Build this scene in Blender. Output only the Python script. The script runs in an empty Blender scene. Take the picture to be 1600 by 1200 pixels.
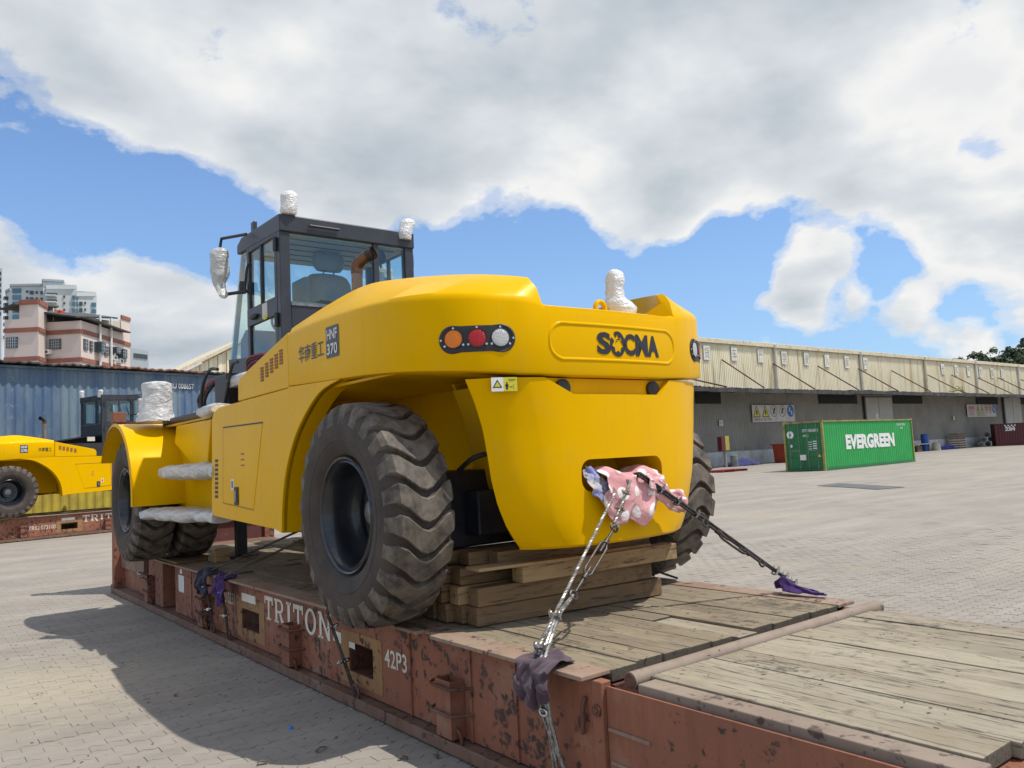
import bpy, bmesh, math, random
from mathutils import Vector, Matrix, noise
random.seed(11)
R = math.radians
scene = bpy.context.scene
col = scene.collection

# ------------------------------------------------------------------ camera
F = 1254.86; YAW = .66023; PITCH = .088508; ROLL = -.049506
CP = Vector((-2.60224, -2.93128, 1.72664))
_f = Vector((math.sin(YAW)*math.cos(PITCH), math.cos(YAW)*math.cos(PITCH), math.sin(PITCH)))
_r = Vector((math.cos(YAW), -math.sin(YAW), 0)); _u = _r.cross(_f)
CR = math.cos(ROLL)*_r + math.sin(ROLL)*_u
CU = -math.sin(ROLL)*_r + math.cos(ROLL)*_u
cam = bpy.data.cameras.new('camera'); camo = bpy.data.objects.new('camera', cam); col.objects.link(camo)
camo.matrix_world = Matrix(((CR.x, CU.x, -_f.x, CP.x), (CR.y, CU.y, -_f.y, CP.y), (CR.z, CU.z, -_f.z, CP.z), (0, 0, 0, 1)))
cam.sensor_width = 36; cam.lens = F/1600*36; cam.clip_start = .05; cam.clip_end = 3000
scene.camera = camo
def ray(x, y): return _f + CR*((x-800)/F) - CU*((y-600)/F)
def px(x, y, ax, val):
    d = ray(x, y); return CP + d*((val-CP[ax])/d[ax])
def PXX(x, y, v): return px(x, y, 0, v)
def PXY(x, y, v): return px(x, y, 1, v)
def PXZ(x, y, v): return px(x, y, 2, v)

# ------------------------------------------------------------------ light
SUN = Vector((.95, -1.05, 2.75)).normalized()
sl = bpy.data.lights.new('sun', 'SUN'); sl.energy = 4.0; sl.angle = R(.55); sl.color = (1, .955, .88)
so = bpy.data.objects.new('sun', sl); col.objects.link(so); so.rotation_euler = SUN.to_track_quat('Z', 'Y').to_euler()
so.location = (20, -20, 50)
scene.view_settings.view_transform = 'Standard'; scene.view_settings.look = 'None'
scene.view_settings.exposure = 0.0; scene.view_settings.gamma = 1; scene.view_settings.use_curve_mapping = False
try:
    scene.cycles.use_denoising = True; scene.cycles.max_bounces = 8; scene.cycles.diffuse_bounces = 2; scene.cycles.transparent_max_bounces = 16
except Exception: pass

class NT:
    def __init__(s, tree): s.t = tree
    def n(s, typ, **kw):
        nd = s.t.nodes.new(typ)
        for k, v in kw.items():
            if k.startswith('i_'):
                key = k[2:]
                nd.inputs[int(key) if key.isdigit() else key.replace('_', ' ')].default_value = v
            else: setattr(nd, k, v)
        return nd
    def l(s, a, b): s.t.links.new(a, b)
    def math(s, op, a, b=None, clamp=False):
        nd = s.n('ShaderNodeMath', operation=op, use_clamp=clamp)
        for i, v in enumerate((a, b)):
            if v is None: continue
            if isinstance(v, (int, float)): nd.inputs[i].default_value = v
            else: s.l(v, nd.inputs[i])
        return nd.outputs[0]
    def ramp(s, fac, stops, interp='LINEAR'):
        nd = s.n('ShaderNodeValToRGB'); cr = nd.color_ramp; cr.interpolation = interp
        while len(cr.elements) < len(stops): cr.elements.new(.5)
        for e, (p, c) in zip(cr.elements, stops):
            e.position = p; e.color = (c, c, c, 1) if isinstance(c, (int, float)) else (*c, 1)
        s.l(fac, nd.inputs[0]); return nd.outputs[0]
    def mix(s, fac, a, b, blend='MIX'):
        nd = s.n('ShaderNodeMix', data_type='RGBA', blend_type=blend)
        for inp, v in ((nd.inputs[0], fac), (nd.inputs[6], a), (nd.inputs[7], b)):
            if isinstance(v, (int, float)): inp.default_value = v
            elif isinstance(v, tuple): inp.default_value = (*v, 1) if len(v) == 3 else v
            else: s.l(v, inp)
        return nd.outputs[2]
    def noise(s, vec, scale, detail=5, rough=.55, dist=0):
        nd = s.n('ShaderNodeTexNoise'); nd.inputs['Scale'].default_value = scale; nd.inputs['Detail'].default_value = detail
        nd.inputs['Roughness'].default_value = rough; nd.inputs['Distortion'].default_value = dist
        if vec is not None: s.l(vec, nd.inputs['Vector'])
        return nd.outputs['Fac']
    def map(s, vec, loc=(0, 0, 0), scale=(1, 1, 1), rot=(0, 0, 0)):
        nd = s.n('ShaderNodeMapping'); nd.inputs['Location'].default_value = loc; nd.inputs['Scale'].default_value = scale; nd.inputs['Rotation'].default_value = rot
        s.l(vec, nd.inputs[0]); return nd.outputs[0]

# ------------------------------------------------------------------ sky
world = bpy.data.worlds.new('World'); scene.world = world; world.use_nodes = True
wt = world.node_tree; wt.nodes.clear(); w = NT(wt)
wo = w.n('ShaderNodeOutputWorld'); bg = w.n('ShaderNodeBackground'); w.l(bg.outputs[0], wo.inputs[0])
SKY_S = .12
bg.inputs[1].default_value = SKY_S
sky = w.n('ShaderNodeTexSky', sky_type='NISHITA', sun_disc=False)
sky.sun_elevation = math.asin(SUN.z); sky.sun_rotation = math.atan2(SUN.x, SUN.y); sky.air_density = 1.0; sky.dust_density = .6; sky.ozone_density = 2.2
tc = w.n('ShaderNodeTexCoord'); nrm = w.n('ShaderNodeVectorMath', operation='NORMALIZE'); w.l(tc.outputs['Generated'], nrm.inputs[0])
dirv = nrm.outputs[0]
sep = w.n('ShaderNodeSeparateXYZ'); w.l(dirv, sep.inputs[0])
zz = w.math('ADD', w.math('MAXIMUM', sep.outputs[2], 0.0), .16)
dv = w.n('ShaderNodeVectorMath', operation='DIVIDE'); cmb = w.n('ShaderNodeCombineXYZ')
for i in range(3): w.l(zz, cmb.inputs[i])
w.l(dirv, dv.inputs[0]); w.l(cmb.outputs[0], dv.inputs[1])
flat = w.map(dv.outputs[0], scale=(1, 1, 0), loc=(3.1, 1.7, 0))
n1 = w.noise(flat, 1.15, 9, .54, .1)
n2 = w.noise(w.map(dirv, scale=(1, 1, 1.7)), 7.0, 9, .58, .12)
n2s = w.noise(w.map(dirv, scale=(1, 1, 1.7)), 5.0, 4, .5, .1)
n3 = w.noise(w.map(dirv, scale=(1, 1, 1.5), loc=(5, 2, 1)), 17.0, 8, .6, .15)
nz = w.math('ADD', w.math('ADD', w.math('MULTIPLY', w.math('SUBTRACT', n1, .5), .85), w.math('MULTIPLY', w.math('SUBTRACT', n2, .5), 1.15)), w.math('MULTIPLY', w.math('SUBTRACT', n3, .5), .62))
dens = w.math('ADD', nz, .57)
def blob(x, y, rad, amp):
    global dens
    d = ray(x, y).normalized()
    dp = w.n('ShaderNodeVectorMath', operation='DOT_PRODUCT'); w.l(dirv, dp.inputs[0]); dp.inputs[1].default_value = d
    mr = w.n('ShaderNodeMapRange', interpolation_type='SMOOTHSTEP'); w.l(dp.outputs['Value'], mr.inputs[0])
    mr.inputs[1].default_value = math.cos(math.atan(rad/F)); mr.inputs[2].default_value = 1; mr.inputs[3].default_value = 0; mr.inputs[4].default_value = amp
    dens = w.math('ADD', dens, mr.outputs[0])
# cloud banks and blue gaps as they stand over the yard
for b in [(820, 40, 700, .20), (60, 50, 210, .26), (330, 100, 260, .20), (1400, 40, 520, .22), (640, 230, 230, .22), (1050, 160, 260, .18), (860, 270, 130, .10), (480, 230, 150, .12), (190, 190, 110, .12),
          (90, 490, 230, .40), (20, 430, 120, .18), (270, 530, 170, .26), (330, 480, 120, .14), (1005, 325, 110, .58), (1080, 320, 90, .22), (1200, 290, 170, .24), (1330, 240, 170, .14), (1540, 430, 170, .50), (1570, 280, 160, .16), (1420, 300, 130, .14),
          (1275, 435, 92, .80), (1225, 515, 95, .68), (1385, 497, 82, .70), (890, 435, 48, .48), (1500, 552, 60, .34), (1170, 468, 34, .22), (790, 408, 30, .18),
          (20, 265, 180, -0.48), (180, 325, 150, -0.46), (320, 345, 130, -0.39), (800, 440, 180, -0.43), (1000, 470, 230, -0.39), (1150, 430, 160, -0.34), (945, 265, 48, -0.25),
          (1530, 240, 48, -0.25), (1360, 400, 80, -0.25), (1320, 560, 140, -0.34), (1480, 560, 160, -0.32), (690, 420, 120, -0.36), (590, 410, 120, -0.25), (1440, 380, 50, -0.16), (1330, 500, 330, -0.36), (1000, 400, 200, -0.13), (1250, 355, 70, -.22), (1390, 420, 60, -.2), (1130, 380, 60, -.15), (1300, 480, 30, -.2), (400, 370, 120, -0.13)]:
    blob(*b)
mask = w.ramp(dens, [(.44, 0), (.55, .5), (.70, 1)], 'EASE')
tone = w.ramp(w.math('ADD', w.math('ADD', w.math('MULTIPLY', w.math('SUBTRACT', dens, nz), .30), .46), w.math('ADD', w.math('MULTIPLY', w.math('SUBTRACT', n1, .5), 1.0), w.math('MULTIPLY', w.math('SUBTRACT', n2s, .5), .75))),
              [(.46, (6.8, 6.9, 7.05)), (.58, (7.6, 7.6, 7.5)), (.70, (6.0, 6.3, 6.6)), (.86, (4.5, 4.95, 5.4)), (1.0, (3.5, 4.0, 4.5))])
skyc = w.mix(1.0, sky.outputs[0], (.93, 1.17, 1.47), 'MULTIPLY')
hz = w.ramp(sep.outputs[2], [(0, .62), (.22, .30), (.5, .04)])
skyc = w.mix(hz, skyc, (3.3, 5.0, 6.9))
w.l(w.mix(mask, skyc, tone), bg.inputs[0])

# ------------------------------------------------------------------ mesh helpers
ORG = {}
def tag(o, label=None, cat=None, group=None, kind=None):
    if label: o['label'] = label
    if cat: o['category'] = cat
    if group: o['group'] = group
    if kind: o['kind'] = kind
    return o
def empty(name, loc, label, cat, group=None):
    o = bpy.data.objects.new(name, None); o.empty_display_size = .2; col.objects.link(o); o.location = loc
    ORG[o] = Vector(loc); return tag(o, label, cat, group)
def catmull(p, n):
    out = []
    for i in range(len(p)-1):
        a, b, c, d = p[max(i-1, 0)], p[i], p[i+1], p[min(i+2, len(p)-1)]
        for k in range(n):
            t = k/n
            out.append(tuple(.5*((2*b[j])+(-a[j]+c[j])*t+(2*a[j]-5*b[j]+4*c[j]-d[j])*t*t+(-a[j]+3*b[j]-3*c[j]+d[j])*t**3) for j in range(len(b))))
    out.append(tuple(p[-1])); return out
class MB:
    def __init__(s): s.v = []; s.f = []
    def add(s, vs, fs):
        o = len(s.v); s.v += [tuple(v) for v in vs]; s.f += [[i+o for i in f] for f in fs]; return s
    def box(s, a, b):
        x0, x1 = sorted((a[0], b[0])); y0, y1 = sorted((a[1], b[1])); z0, z1 = sorted((a[2], b[2]))
        return s.add([(x0, y0, z0), (x1, y0, z0), (x1, y1, z0), (x0, y1, z0), (x0, y0, z1), (x1, y0, z1), (x1, y1, z1), (x0, y1, z1)],
                     [[3, 2, 1, 0], [4, 5, 6, 7], [0, 1, 5, 4], [1, 2, 6, 5], [2, 3, 7, 6], [3, 0, 4, 7]])
    def bar(s, a, b, wd, ht, up=(0, 0, 1)):
        a, b = Vector(a), Vector(b); d = (b-a).normalized(); u = Vector(up); r = d.cross(u)
        if r.length < 1e-4: r = d.cross(Vector((1, 0, 0)))
        r.normalize(); u = r.cross(d); r *= wd/2; u *= ht/2
        return s.add([a-r-u, a+r-u, a+r+u, a-r+u, b-r-u, b+r-u, b+r+u, b-r+u], [[0, 1, 2, 3], [7, 6, 5, 4], [4, 5, 1, 0], [5, 6, 2, 1], [6, 7, 3, 2], [7, 4, 0, 3]])
    def tube(s, pts, r, n=8, closed=False, caps=True):
        pts = [Vector(p) for p in pts]; m = len(pts); rs = r if isinstance(r, (list, tuple)) else [r]*m
        ref = None; vs = []
        for i, p in enumerate(pts):
            if closed: d = pts[(i+1) % m]-pts[i-1]
            else: d = pts[min(i+1, m-1)]-pts[max(i-1, 0)]
            if d.length < 1e-9: d = Vector((0, 0, 1))
            d.normalize()
            if ref is None:
                ref = d.orthogonal().normalized()
            ref = (ref-d*ref.dot(d))
            if ref.length < 1e-6: ref = d.orthogonal()
            ref.normalize(); q = d.cross(ref)
            vs += [p+(ref*math.cos(2*math.pi*k/n)+q*math.sin(2*math.pi*k/n))*rs[i] for k in range(n)]
        fs = []
        for i in range(m if closed else m-1):
            j = (i+1) % m
            fs += [[i*n+k, i*n+(k+1) % n, j*n+(k+1) % n, j*n+k] for k in range(n)]
        if caps and not closed: fs += [list(range(n))[::-1], list(range((m-1)*n, m*n))]
        return s.add(vs, fs)
    def cyl(s, a, b, r, n=16, r2=None): return s.tube([a, b], [r, r if r2 is None else r2], n)
    def loft(s, rows, closed=False, cap0=False, cap1=False):
        n = len(rows[0]); vs = [p for r in rows for p in r]; fs = []
        for i in range(len(rows)-1):
            for k in range(n if closed else n-1):
                j = (k+1) % n; fs.append([i*n+k, i*n+j, (i+1)*n+j, (i+1)*n+k])
        if cap0: fs.append(list(range(n))[::-1])
        if cap1: fs.append(list(range((len(rows)-1)*n, len(rows)*n)))
        return s.add(vs, fs)
    def prism(s, poly, fn0, fn1):
        n = len(poly); vs = [fn0(*p) for p in poly]+[fn1(*p) for p in poly]
        return s.add(vs, [list(range(n))[::-1], list(range(n, 2*n))]+[[i, (i+1) % n, n+(i+1) % n, n+i] for i in range(n)])
    def lathe(s, prof, c, ax='x', n=48, closed=False):
        vs = []; m = len(prof)
        for k in range(n):
            a = 2*math.pi*k/n; cs, sn = math.cos(a), math.sin(a)
            for (r, h) in prof:
                if ax == 'x': vs.append((c[0]+h, c[1]+r*cs, c[2]+r*sn))
                elif ax == 'z': vs.append((c[0]+r*cs, c[1]+r*sn, c[2]+h))
                else: vs.append((c[0]+r*sn, c[1]+h, c[2]+r*cs))
        fs = [[k*m+i, ((k+1) % n)*m+i, ((k+1) % n)*m+(i+1) % m, k*m+(i+1) % m] for k in range(n) for i in range(m if closed else m-1)]
        return s.add(vs, fs)
    def build(s, name, mat, parent=None, smooth=None, bevel=0, fix=True, seg=2):
        org = Vector((0, 0, 0)); p = parent
        while p is not None:
            org += ORG.get(p, Vector((0, 0, 0))); p = p.parent
        me = bpy.data.meshes.new(name); me.from_pydata([tuple(Vector(v)-org) for v in s.v], [], s.f)
        if fix:
            bm = bmesh.new(); bm.from_mesh(me); bmesh.ops.recalc_face_normals(bm, faces=bm.faces); bm.to_mesh(me); bm.free()
        me.update()
        if mat is not None: me.materials.append(M[mat] if isinstance(mat, str) else mat)
        if smooth:
            me.shade_smooth(); me.set_sharp_from_angle(angle=R(smooth))
        o = bpy.data.objects.new(name, me); col.objects.link(o)
        if parent is not None: o.parent = parent
        if bevel:
            b = o.modifiers.new('bevel', 'BEVEL'); b.width = bevel; b.segments = seg; b.limit_method = 'ANGLE'; b.angle_limit = R(35)
        return o
def copy_tree(o, parent=None):
    c = o.copy(); col.objects.link(c)
    if parent is not None: c.parent = parent
    for ch in list(o.children): copy_tree(ch, c)
    return c
def kids(o):
    for c in o.children:
        yield c; yield from kids(c)
def bool_cut(o, cutters):
    tmp = []
    for i, mb in enumerate(cutters):
        me = bpy.data.meshes.new('cut'); me.from_pydata([tuple(Vector(v)-total_org(o)) for v in mb.v], [], mb.f)
        bm = bmesh.new(); bm.from_mesh(me); bmesh.ops.recalc_face_normals(bm, faces=bm.faces); bm.to_mesh(me); bm.free()
        c = bpy.data.objects.new('cut', me); col.objects.link(c); c.parent = o.parent; tmp.append(c)
        m = o.modifiers.new('b', 'BOOLEAN'); m.object = c; m.operation = 'DIFFERENCE'; m.solver = 'EXACT'
    bpy.context.view_layer.update()
    dg = bpy.context.evaluated_depsgraph_get(); me = bpy.data.meshes.new_from_object(o.evaluated_get(dg))
    o.modifiers.clear(); o.data = me
    for c in tmp: bpy.data.objects.remove(c)
    return o
def total_org(o):
    org = Vector((0, 0, 0)); p = o.parent
    while p is not None:
        org += ORG.get(p, Vector((0, 0, 0))); p = p.parent
    return org
def text_mesh(body, offset=0.0, res=3):
    cu = bpy.data.curves.new('text', 'FONT'); cu.body = body; cu.size = 1; cu.offset = offset; cu.resolution_u = res
    ob = bpy.data.objects.new('text', cu); col.objects.link(ob); bpy.context.view_layer.update()
    me = bpy.data.meshes.new_from_object(ob.evaluated_get(bpy.context.evaluated_depsgraph_get()))
    vs = [v.co.copy() for v in me.vertices]; fs = [list(p.vertices) for p in me.polygons]
    bpy.data.objects.remove(ob); bpy.data.curves.remove(cu); bpy.data.meshes.remove(me)
    x0 = min(v.x for v in vs); x1 = max(v.x for v in vs); y0 = min(v.y for v in vs); y1 = max(v.y for v in vs)
    return [((v.x-x0)/(x1-x0), (v.y-y0)/(y1-y0)) for v in vs], fs
def text(body, fn, name, mat, parent=None, offset=0.0):
    uv, fs = text_mesh(body, offset); mb = MB(); mb.add([fn(u, v) for u, v in uv], fs)
    return mb.build(name, mat, parent, fix=False)
def quadfn(p0, pu, pv):
    p0, pu, pv = Vector(p0), Vector(pu), Vector(pv)
    return lambda u, v: p0+pu*u+pv*v
def stadium(cx, cy, w_, h_, r, n=8):
    pts = []
    for (sx, sy, a0) in ((1, 1, 0), (-1, 1, 90), (-1, -1, 180), (1, -1, 270)):
        for k in range(n+1):
            a = R(a0+90*k/n); pts.append((cx+sx*(w_/2-r)+r*math.cos(a), cy+sy*(h_/2-r)+r*math.sin(a)))
    return pts

# ------------------------------------------------------------------ materials
M = {}
def mat(name, base=(.5, .5, .5), rough=.6, metal=0.0, **kw):
    m = bpy.data.materials.new(name); m.use_nodes = True; t = NT(m.node_tree); p = m.node_tree.nodes['Principled BSDF']
    p.inputs['Base Color'].default_value = (*base, 1); p.inputs['Roughness'].default_value = rough; p.inputs['Metallic'].default_value = metal
    for k, v in kw.items(): p.inputs[k.replace('_', ' ')].default_value = v
    M[name] = m; return t, p
def coords(t, kind='Object'):
    if kind == 'World': return t.n('ShaderNodeNewGeometry').outputs['Position']
    return t.n('ShaderNodeTexCoord').outputs[kind]
def bump(t, p, h, strength=.3, dist=.01):
    b = t.n('ShaderNodeBump'); b.inputs['Strength'].default_value = strength; b.inputs['Distance'].default_value = dist
    t.l(h, b.inputs['Height']); t.l(b.outputs[0], p.inputs['Normal']); return b
def dirty(name, c1, c2, scale=3, rough=.6, metal=0, lo=.4, hi=.65, bstr=0, bscale=40, **kw):
    t, p = mat(name, c1, rough, metal, **kw); v = coords(t)
    f = t.ramp(t.noise(v, scale, 7, .62), [(lo, 0), (hi, 1)]); t.l(t.mix(f, c1, c2), p.inputs['Base Color'])
    if bstr: bump(t, p, t.noise(v, bscale, 4), bstr, .004)
    return t, p

# yellow paint
t, p = mat('yellow', (.80, .44, .006), .30, 0, Coat_Weight=.025, Coat_Roughness=.05, Specular_IOR_Level=.12, Specular_Tint=(1, .70, .06, 1))
v = coords(t); f = t.ramp(t.noise(v, 1.6, 6, .6), [(.35, 0), (.75, 1)])
c = t.mix(f, (.82, .450, .0), (.77, .418, .001)); drip = t.ramp(t.noise(t.map(v, scale=(9, 9, .55)), 1.7, 6, .65), [(.56, 0), (.74, .22)]); c = t.mix(drip, c, (.50, .30, .03)); dust = t.ramp(t.noise(v, 3.1, 8, .7), [(.52, 0), (.78, .08)]); t.l(t.mix(dust, c, (.52, .38, .16)), p.inputs['Base Color'])
t.l(t.ramp(t.noise(v, 5, 6, .65), [(.3, .26), (.7, .38)]), p.inputs['Roughness'])
bump(t, p, t.noise(v, 2.2, 2), .05, .02)
dirty('navy', (.012, .016, .028), (.03, .033, .04), 4, .4)
dirty('rimblack', (.010, .012, .016), (.02, .022, .026), 5, .28, 0, Coat_Weight=.4)
dirty('cabblack', (.028, .031, .038), (.04, .043, .05), 5, .42, bstr=.05)
dirty('hoodblack', (.015, .016, .019), (.03, .031, .034), 5, .5)
dirty('plastic', (.02, .02, .022), (.035, .035, .036), 9, .55)
dirty('rubber', (.032, .024, .019), (.068, .049, .037), 6, .72, bstr=.15, lo=.35, hi=.7)
t, p = mat('tread', (.04, .036, .032), .7)
v = coords(t); f = t.ramp(t.noise(v, 9, 7, .65), [(.36, 0), (.62, 1)])
t.l(t.mix(f, (.044, .034, .027), (.155, .128, .096)), p.inputs['Base Color']); bump(t, p, t.noise(v, 60, 4), .25, .004)
dirty('chrome', (.62, .63, .65), (.45, .45, .46), 20, .25, 1.0)
dirty('steel', (.30, .30, .31), (.2, .19, .18), 20, .45, .9)
dirty('chain', (.06, .055, .05), (.12, .10, .085), 30, .5, .7)
dirty('exhaust', (.22, .12, .07), (.12, .07, .04), 12, .4, .8)
dirty('white', (.78, .78, .76), (.66, .65, .62), 4, .6)
dirty('wornwhite', (.74, .70, .60), (.58, .50, .38), 7, .7, lo=.45, hi=.7)
dirty('black', (.02, .02, .02), (.03, .03, .03), 4, .5)
mat('decalblack', (.018, .018, .022), .35)
mat('decalgrey', (.05, .055, .062), .4)
dirty('brownmark', (.30, .12, .03), (.22, .09, .03), 9, .6)
mat('lens_amber', (.85, .22, .01), .25); mat('lens_red', (.45, .01, .015), .25); mat('lens_clear', (.55, .55, .53), .2)
for nm in ('lens_amber', 'lens_red', 'lens_clear'):
    m = M[nm]; t = NT(m.node_tree); p = m.node_tree.nodes['Principled BSDF']; vo = t.n('ShaderNodeTexVoronoi'); vo.inputs['Scale'].default_value = 160
    t.l(coords(t), vo.inputs['Vector']); bump(t, p, vo.outputs['Distance'], .8, .004)
# bubble wrap
def wrap(name, c, alpha, sc, ns=9, bs=.9, dk=.72):
    t, p = mat(name, c, .22, 0, Specular_IOR_Level=.7); v = coords(t)
    vo = t.n('ShaderNodeTexVoronoi'); vo.inputs['Scale'].default_value = sc; t.l(v, vo.inputs['Vector'])
    nn = t.noise(t.map(v, scale=(1, 1, 3)), ns, 6, .55, 1.5)
    h = t.math('ADD', t.math('MULTIPLY', vo.outputs['Distance'], .35), nn); bump(t, p, h, bs, .03)
    t.l(t.mix(t.ramp(nn, [(.35, 0), (.65, 1)]), c, tuple(x*dk for x in c)), p.inputs['Base Color'])
    p.inputs['Alpha'].default_value = alpha; p.inputs['Subsurface Weight'].default_value = .0
wrap('bubble', (.86, .85, .82), .9, 60, 7, .5, .86); wrap('film', (.80, .79, .76), .82, 18, 6, .7, .80); wrap('mirrorfilm', (.66, .66, .61), .82, 26, 6, .55, .82)
# glass
def glass(name, tint, refl=.06):
    m = bpy.data.materials.new(name); m.use_nodes = True; t = NT(m.node_tree); m.node_tree.nodes.clear()
    out = t.n('ShaderNodeOutputMaterial'); tr = t.n('ShaderNodeBsdfTransparent'); tr.inputs[0].default_value = (*tint, 1)
    gl = t.n('ShaderNodeBsdfGlossy'); gl.inputs['Roughness'].default_value = .03
    lw = t.n('ShaderNodeLayerWeight'); fr = t.math('ADD', t.math('MULTIPLY', t.math('POWER', lw.outputs['Facing'], 5.0), .9), .03)
    mx = t.n('ShaderNodeMixShader'); t.l(t.math('ADD', fr, refl, True), mx.inputs[0]); t.l(tr.outputs[0], mx.inputs[1]); t.l(gl.outputs[0], mx.inputs[2]); t.l(mx.outputs[0], out.inputs[0])
    M[name] = m
glass('glass', (.90, .965, .955), .02); glass('darkglass', (.32, .38, .42), .12)
mat('window', (.05, .07, .08), .12); mat('windowblue', (.07, .17, .24), .1)
# rust red steel of the flat rack
def ruststeel(name, c1, c2, rust, amount):
    t, p = mat(name, c1, .72); v = coords(t)
    f = t.ramp(t.noise(v, 1.3, 6, .6), [(.38, 0), (.66, 1)]); c = t.mix(f, c1, c2)
    st = t.ramp(t.noise(t.map(v, scale=(3, 3, .5)), 3.2, 6, .65), [(.50, 0), (.70, .55)]); c = t.mix(st, c, tuple(x*.55 for x in c1))
    dst = t.ramp(t.noise(t.map(v, loc=(3, 1, 2)), 2.1, 6, .6), [(.55, 0), (.75, .5)]); c = t.mix(dst, c, (.36, .27, .2))
    sp = t.ramp(t.math('ADD', t.math('MULTIPLY', t.noise(v, 16, 5, .6, .3), .7), t.math('MULTIPLY', t.noise(v, 2.0, 3, .5), .3)), [(amount-.01, 0), (amount+.05, 1)])
    c = t.mix(sp, c, rust); t.l(c, p.inputs['Base Color'])
    bump(t, p, t.math('SUBTRACT', t.noise(v, 6, 6), t.math('MULTIPLY', sp, .3)), .35, .01)
ruststeel('rackred', (.31, .112, .058), (.235, .088, .050), (.055, .032, .024), .55)
ruststeel('rackredclean', (.29, .106, .056), (.22, .085, .05), (.05, .028, .02), .60)
ruststeel('rackdark', (.17, .085, .055), (.20, .125, .085), (.05, .03, .022), .57)
ruststeel('rackdust', (.27, .165, .115), (.31, .23, .165), (.07, .045, .032), .58)
ruststeel('pocket', (.36, .20, .075), (.30, .15, .06), (.05, .026, .018), .56)
ruststeel('pipe', (.28, .22, .165), (.225, .165, .125), (.08, .055, .04), .58)
ruststeel('darkred', (.10, .03, .024), (.12, .04, .03), (.04, .02, .016), .62)
ruststeel('oldrust', (.16, .06, .035), (.10, .04, .025), (.05, .025, .02), .55)
# wood
def wood(name, axis, cols, dark=.5):
    t, p = mat(name, cols[0], .85); v = coords(t); oi = t.n('ShaderNodeObjectInfo')
    rnd = t.math('MULTIPLY', oi.outputs['Random'], 37.0); cx = t.n('ShaderNodeCombineXYZ')
    for i in range(3): t.l(rnd, cx.inputs[i])
    ad = t.n('ShaderNodeVectorMath', operation='ADD'); t.l(v, ad.inputs[0]); t.l(cx.outputs[0], ad.inputs[1]); v2 = ad.outputs[0]
    sc = [22, 22, 22]; sc[axis] = .9
    g = t.noise(t.map(v2, scale=tuple(sc)), 2.2, 7, .65, .4)
    c = t.mix(t.ramp(g, [(.3, 0), (.7, 1)]), cols[0], cols[1])
    big = t.noise(t.map(v2, scale=tuple(2.5 if i != axis else .9 for i in range(3))), 1.1, 5, .6)
    c = t.mix(t.ramp(big, [(.42, 0), (.68, .8)]), c, cols[2])
    c = t.mix(t.math('MULTIPLY', t.ramp(oi.outputs['Random'], [(0, 0), (1, 1)]), .35), c, tuple(x*.55 for x in cols[0]))
    sc2 = [26, 26, 26]; sc2[axis] = 2.2
    cr = t.ramp(t.noise(t.map(v2, scale=tuple(sc2)), 1.6, 6, .7, .6), [(.56, 0), (.63, 1)])
    dirt = t.ramp(t.math('ADD', t.math('MULTIPLY', t.noise(v, 14, 7, .75), .55), t.math('MULTIPLY', t.noise(v, 2.3, 4, .6), .45)), [(.53, 0), (.62, .9)])
    c = t.mix(t.math('MULTIPLY', cr, .8), c, (.05, .04, .03)); c = t.mix(t.math('MULTIPLY', dirt, dark), c, (.055, .042, .03))
    ge = t.n('ShaderNodeNewGeometry'); tn = t.n('ShaderNodeVectorTransform', vector_type='NORMAL', convert_from='WORLD', convert_to='OBJECT'); t.l(ge.outputs['Normal'], tn.inputs[0]); sx = t.n('ShaderNodeSeparateXYZ'); t.l(tn.outputs[0], sx.inputs[0])
    eg = t.ramp(t.math('ABSOLUTE', sx.outputs[axis]), [(.6, 0), (.8, .75 if axis == 1 else .0)]); c = t.mix(eg, c, (.05, .04, .032))
    t.l(c, p.inputs['Base Color']); bump(t, p, t.math('SUBTRACT', g, t.math('MULTIPLY', cr, .8)), .55, .006)
wood('deckwood', 1, ((.315, .262, .175), (.225, .18, .115), (.15, .115, .075)), .95)
wood('foldwood', 1, ((.39, .345, .255), (.29, .25, .175), (.20, .155, .10)), .85)
wood('lumber', 0, ((.30, .185, .085), (.20, .118, .055), (.12, .075, .04)), .5)
wood('lumberlight', 0, ((.50, .34, .17), (.38, .24, .11), (.24, .15, .07)), .4)
wood('palletwood', 0, ((.42, .27, .13), (.30, .19, .09), (.2, .12, .06)), .3)
# cloth
def cloth(name, c1, c2, sc=6):
    t, p = mat(name, c1, .9, 0, Sheen_Weight=.15); v = coords(t); n_ = t.noise(v, sc, 5)
    t.l(t.mix(t.ramp(n_, [(.35, 0), (.65, 1)]), c1, c2), p.inputs['Base Color']); bump(t, p, t.noise(v, 25, 5, .6, 1.0), .5, .012)
    return t, p
cloth('mauve', (.10, .062, .075), (.065, .042, .055)); cloth('purple', (.07, .022, .16), (.04, .014, .10)); cloth('darkblue', (.02, .02, .045), (.012, .012, .03))
cloth('blueclothe', (.16, .2, .55), (.55, .5, .4), 14); cloth('cream', (.62, .56, .42), (.5, .45, .34)); cloth('tarp', (.03, .035, .17), (.02, .02, .09)); cloth('tarpblue', (.02, .03, .42), (.02, .025, .3)); cloth('hoseblack', (.03, .03, .03), (.05, .05, .05))
t, p = cloth('polka', (.60, .27, .28), (.70, .36, .36), 5)
m = M['polka']; vo = t.n('ShaderNodeTexVoronoi'); vo.inputs['Scale'].default_value = 11; vo.inputs['Randomness'].default_value = .25
uvn = t.n('ShaderNodeTexCoord'); t.l(uvn.outputs['UV'], vo.inputs['Vector'])
src = p.inputs['Base Color'].links[0].from_socket; t.l(t.mix(t.ramp(vo.outputs['Distance'], [(.27, 1), (.30, 0)]), src, (.82, .76, .72)), p.inputs['Base Color'])
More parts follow.
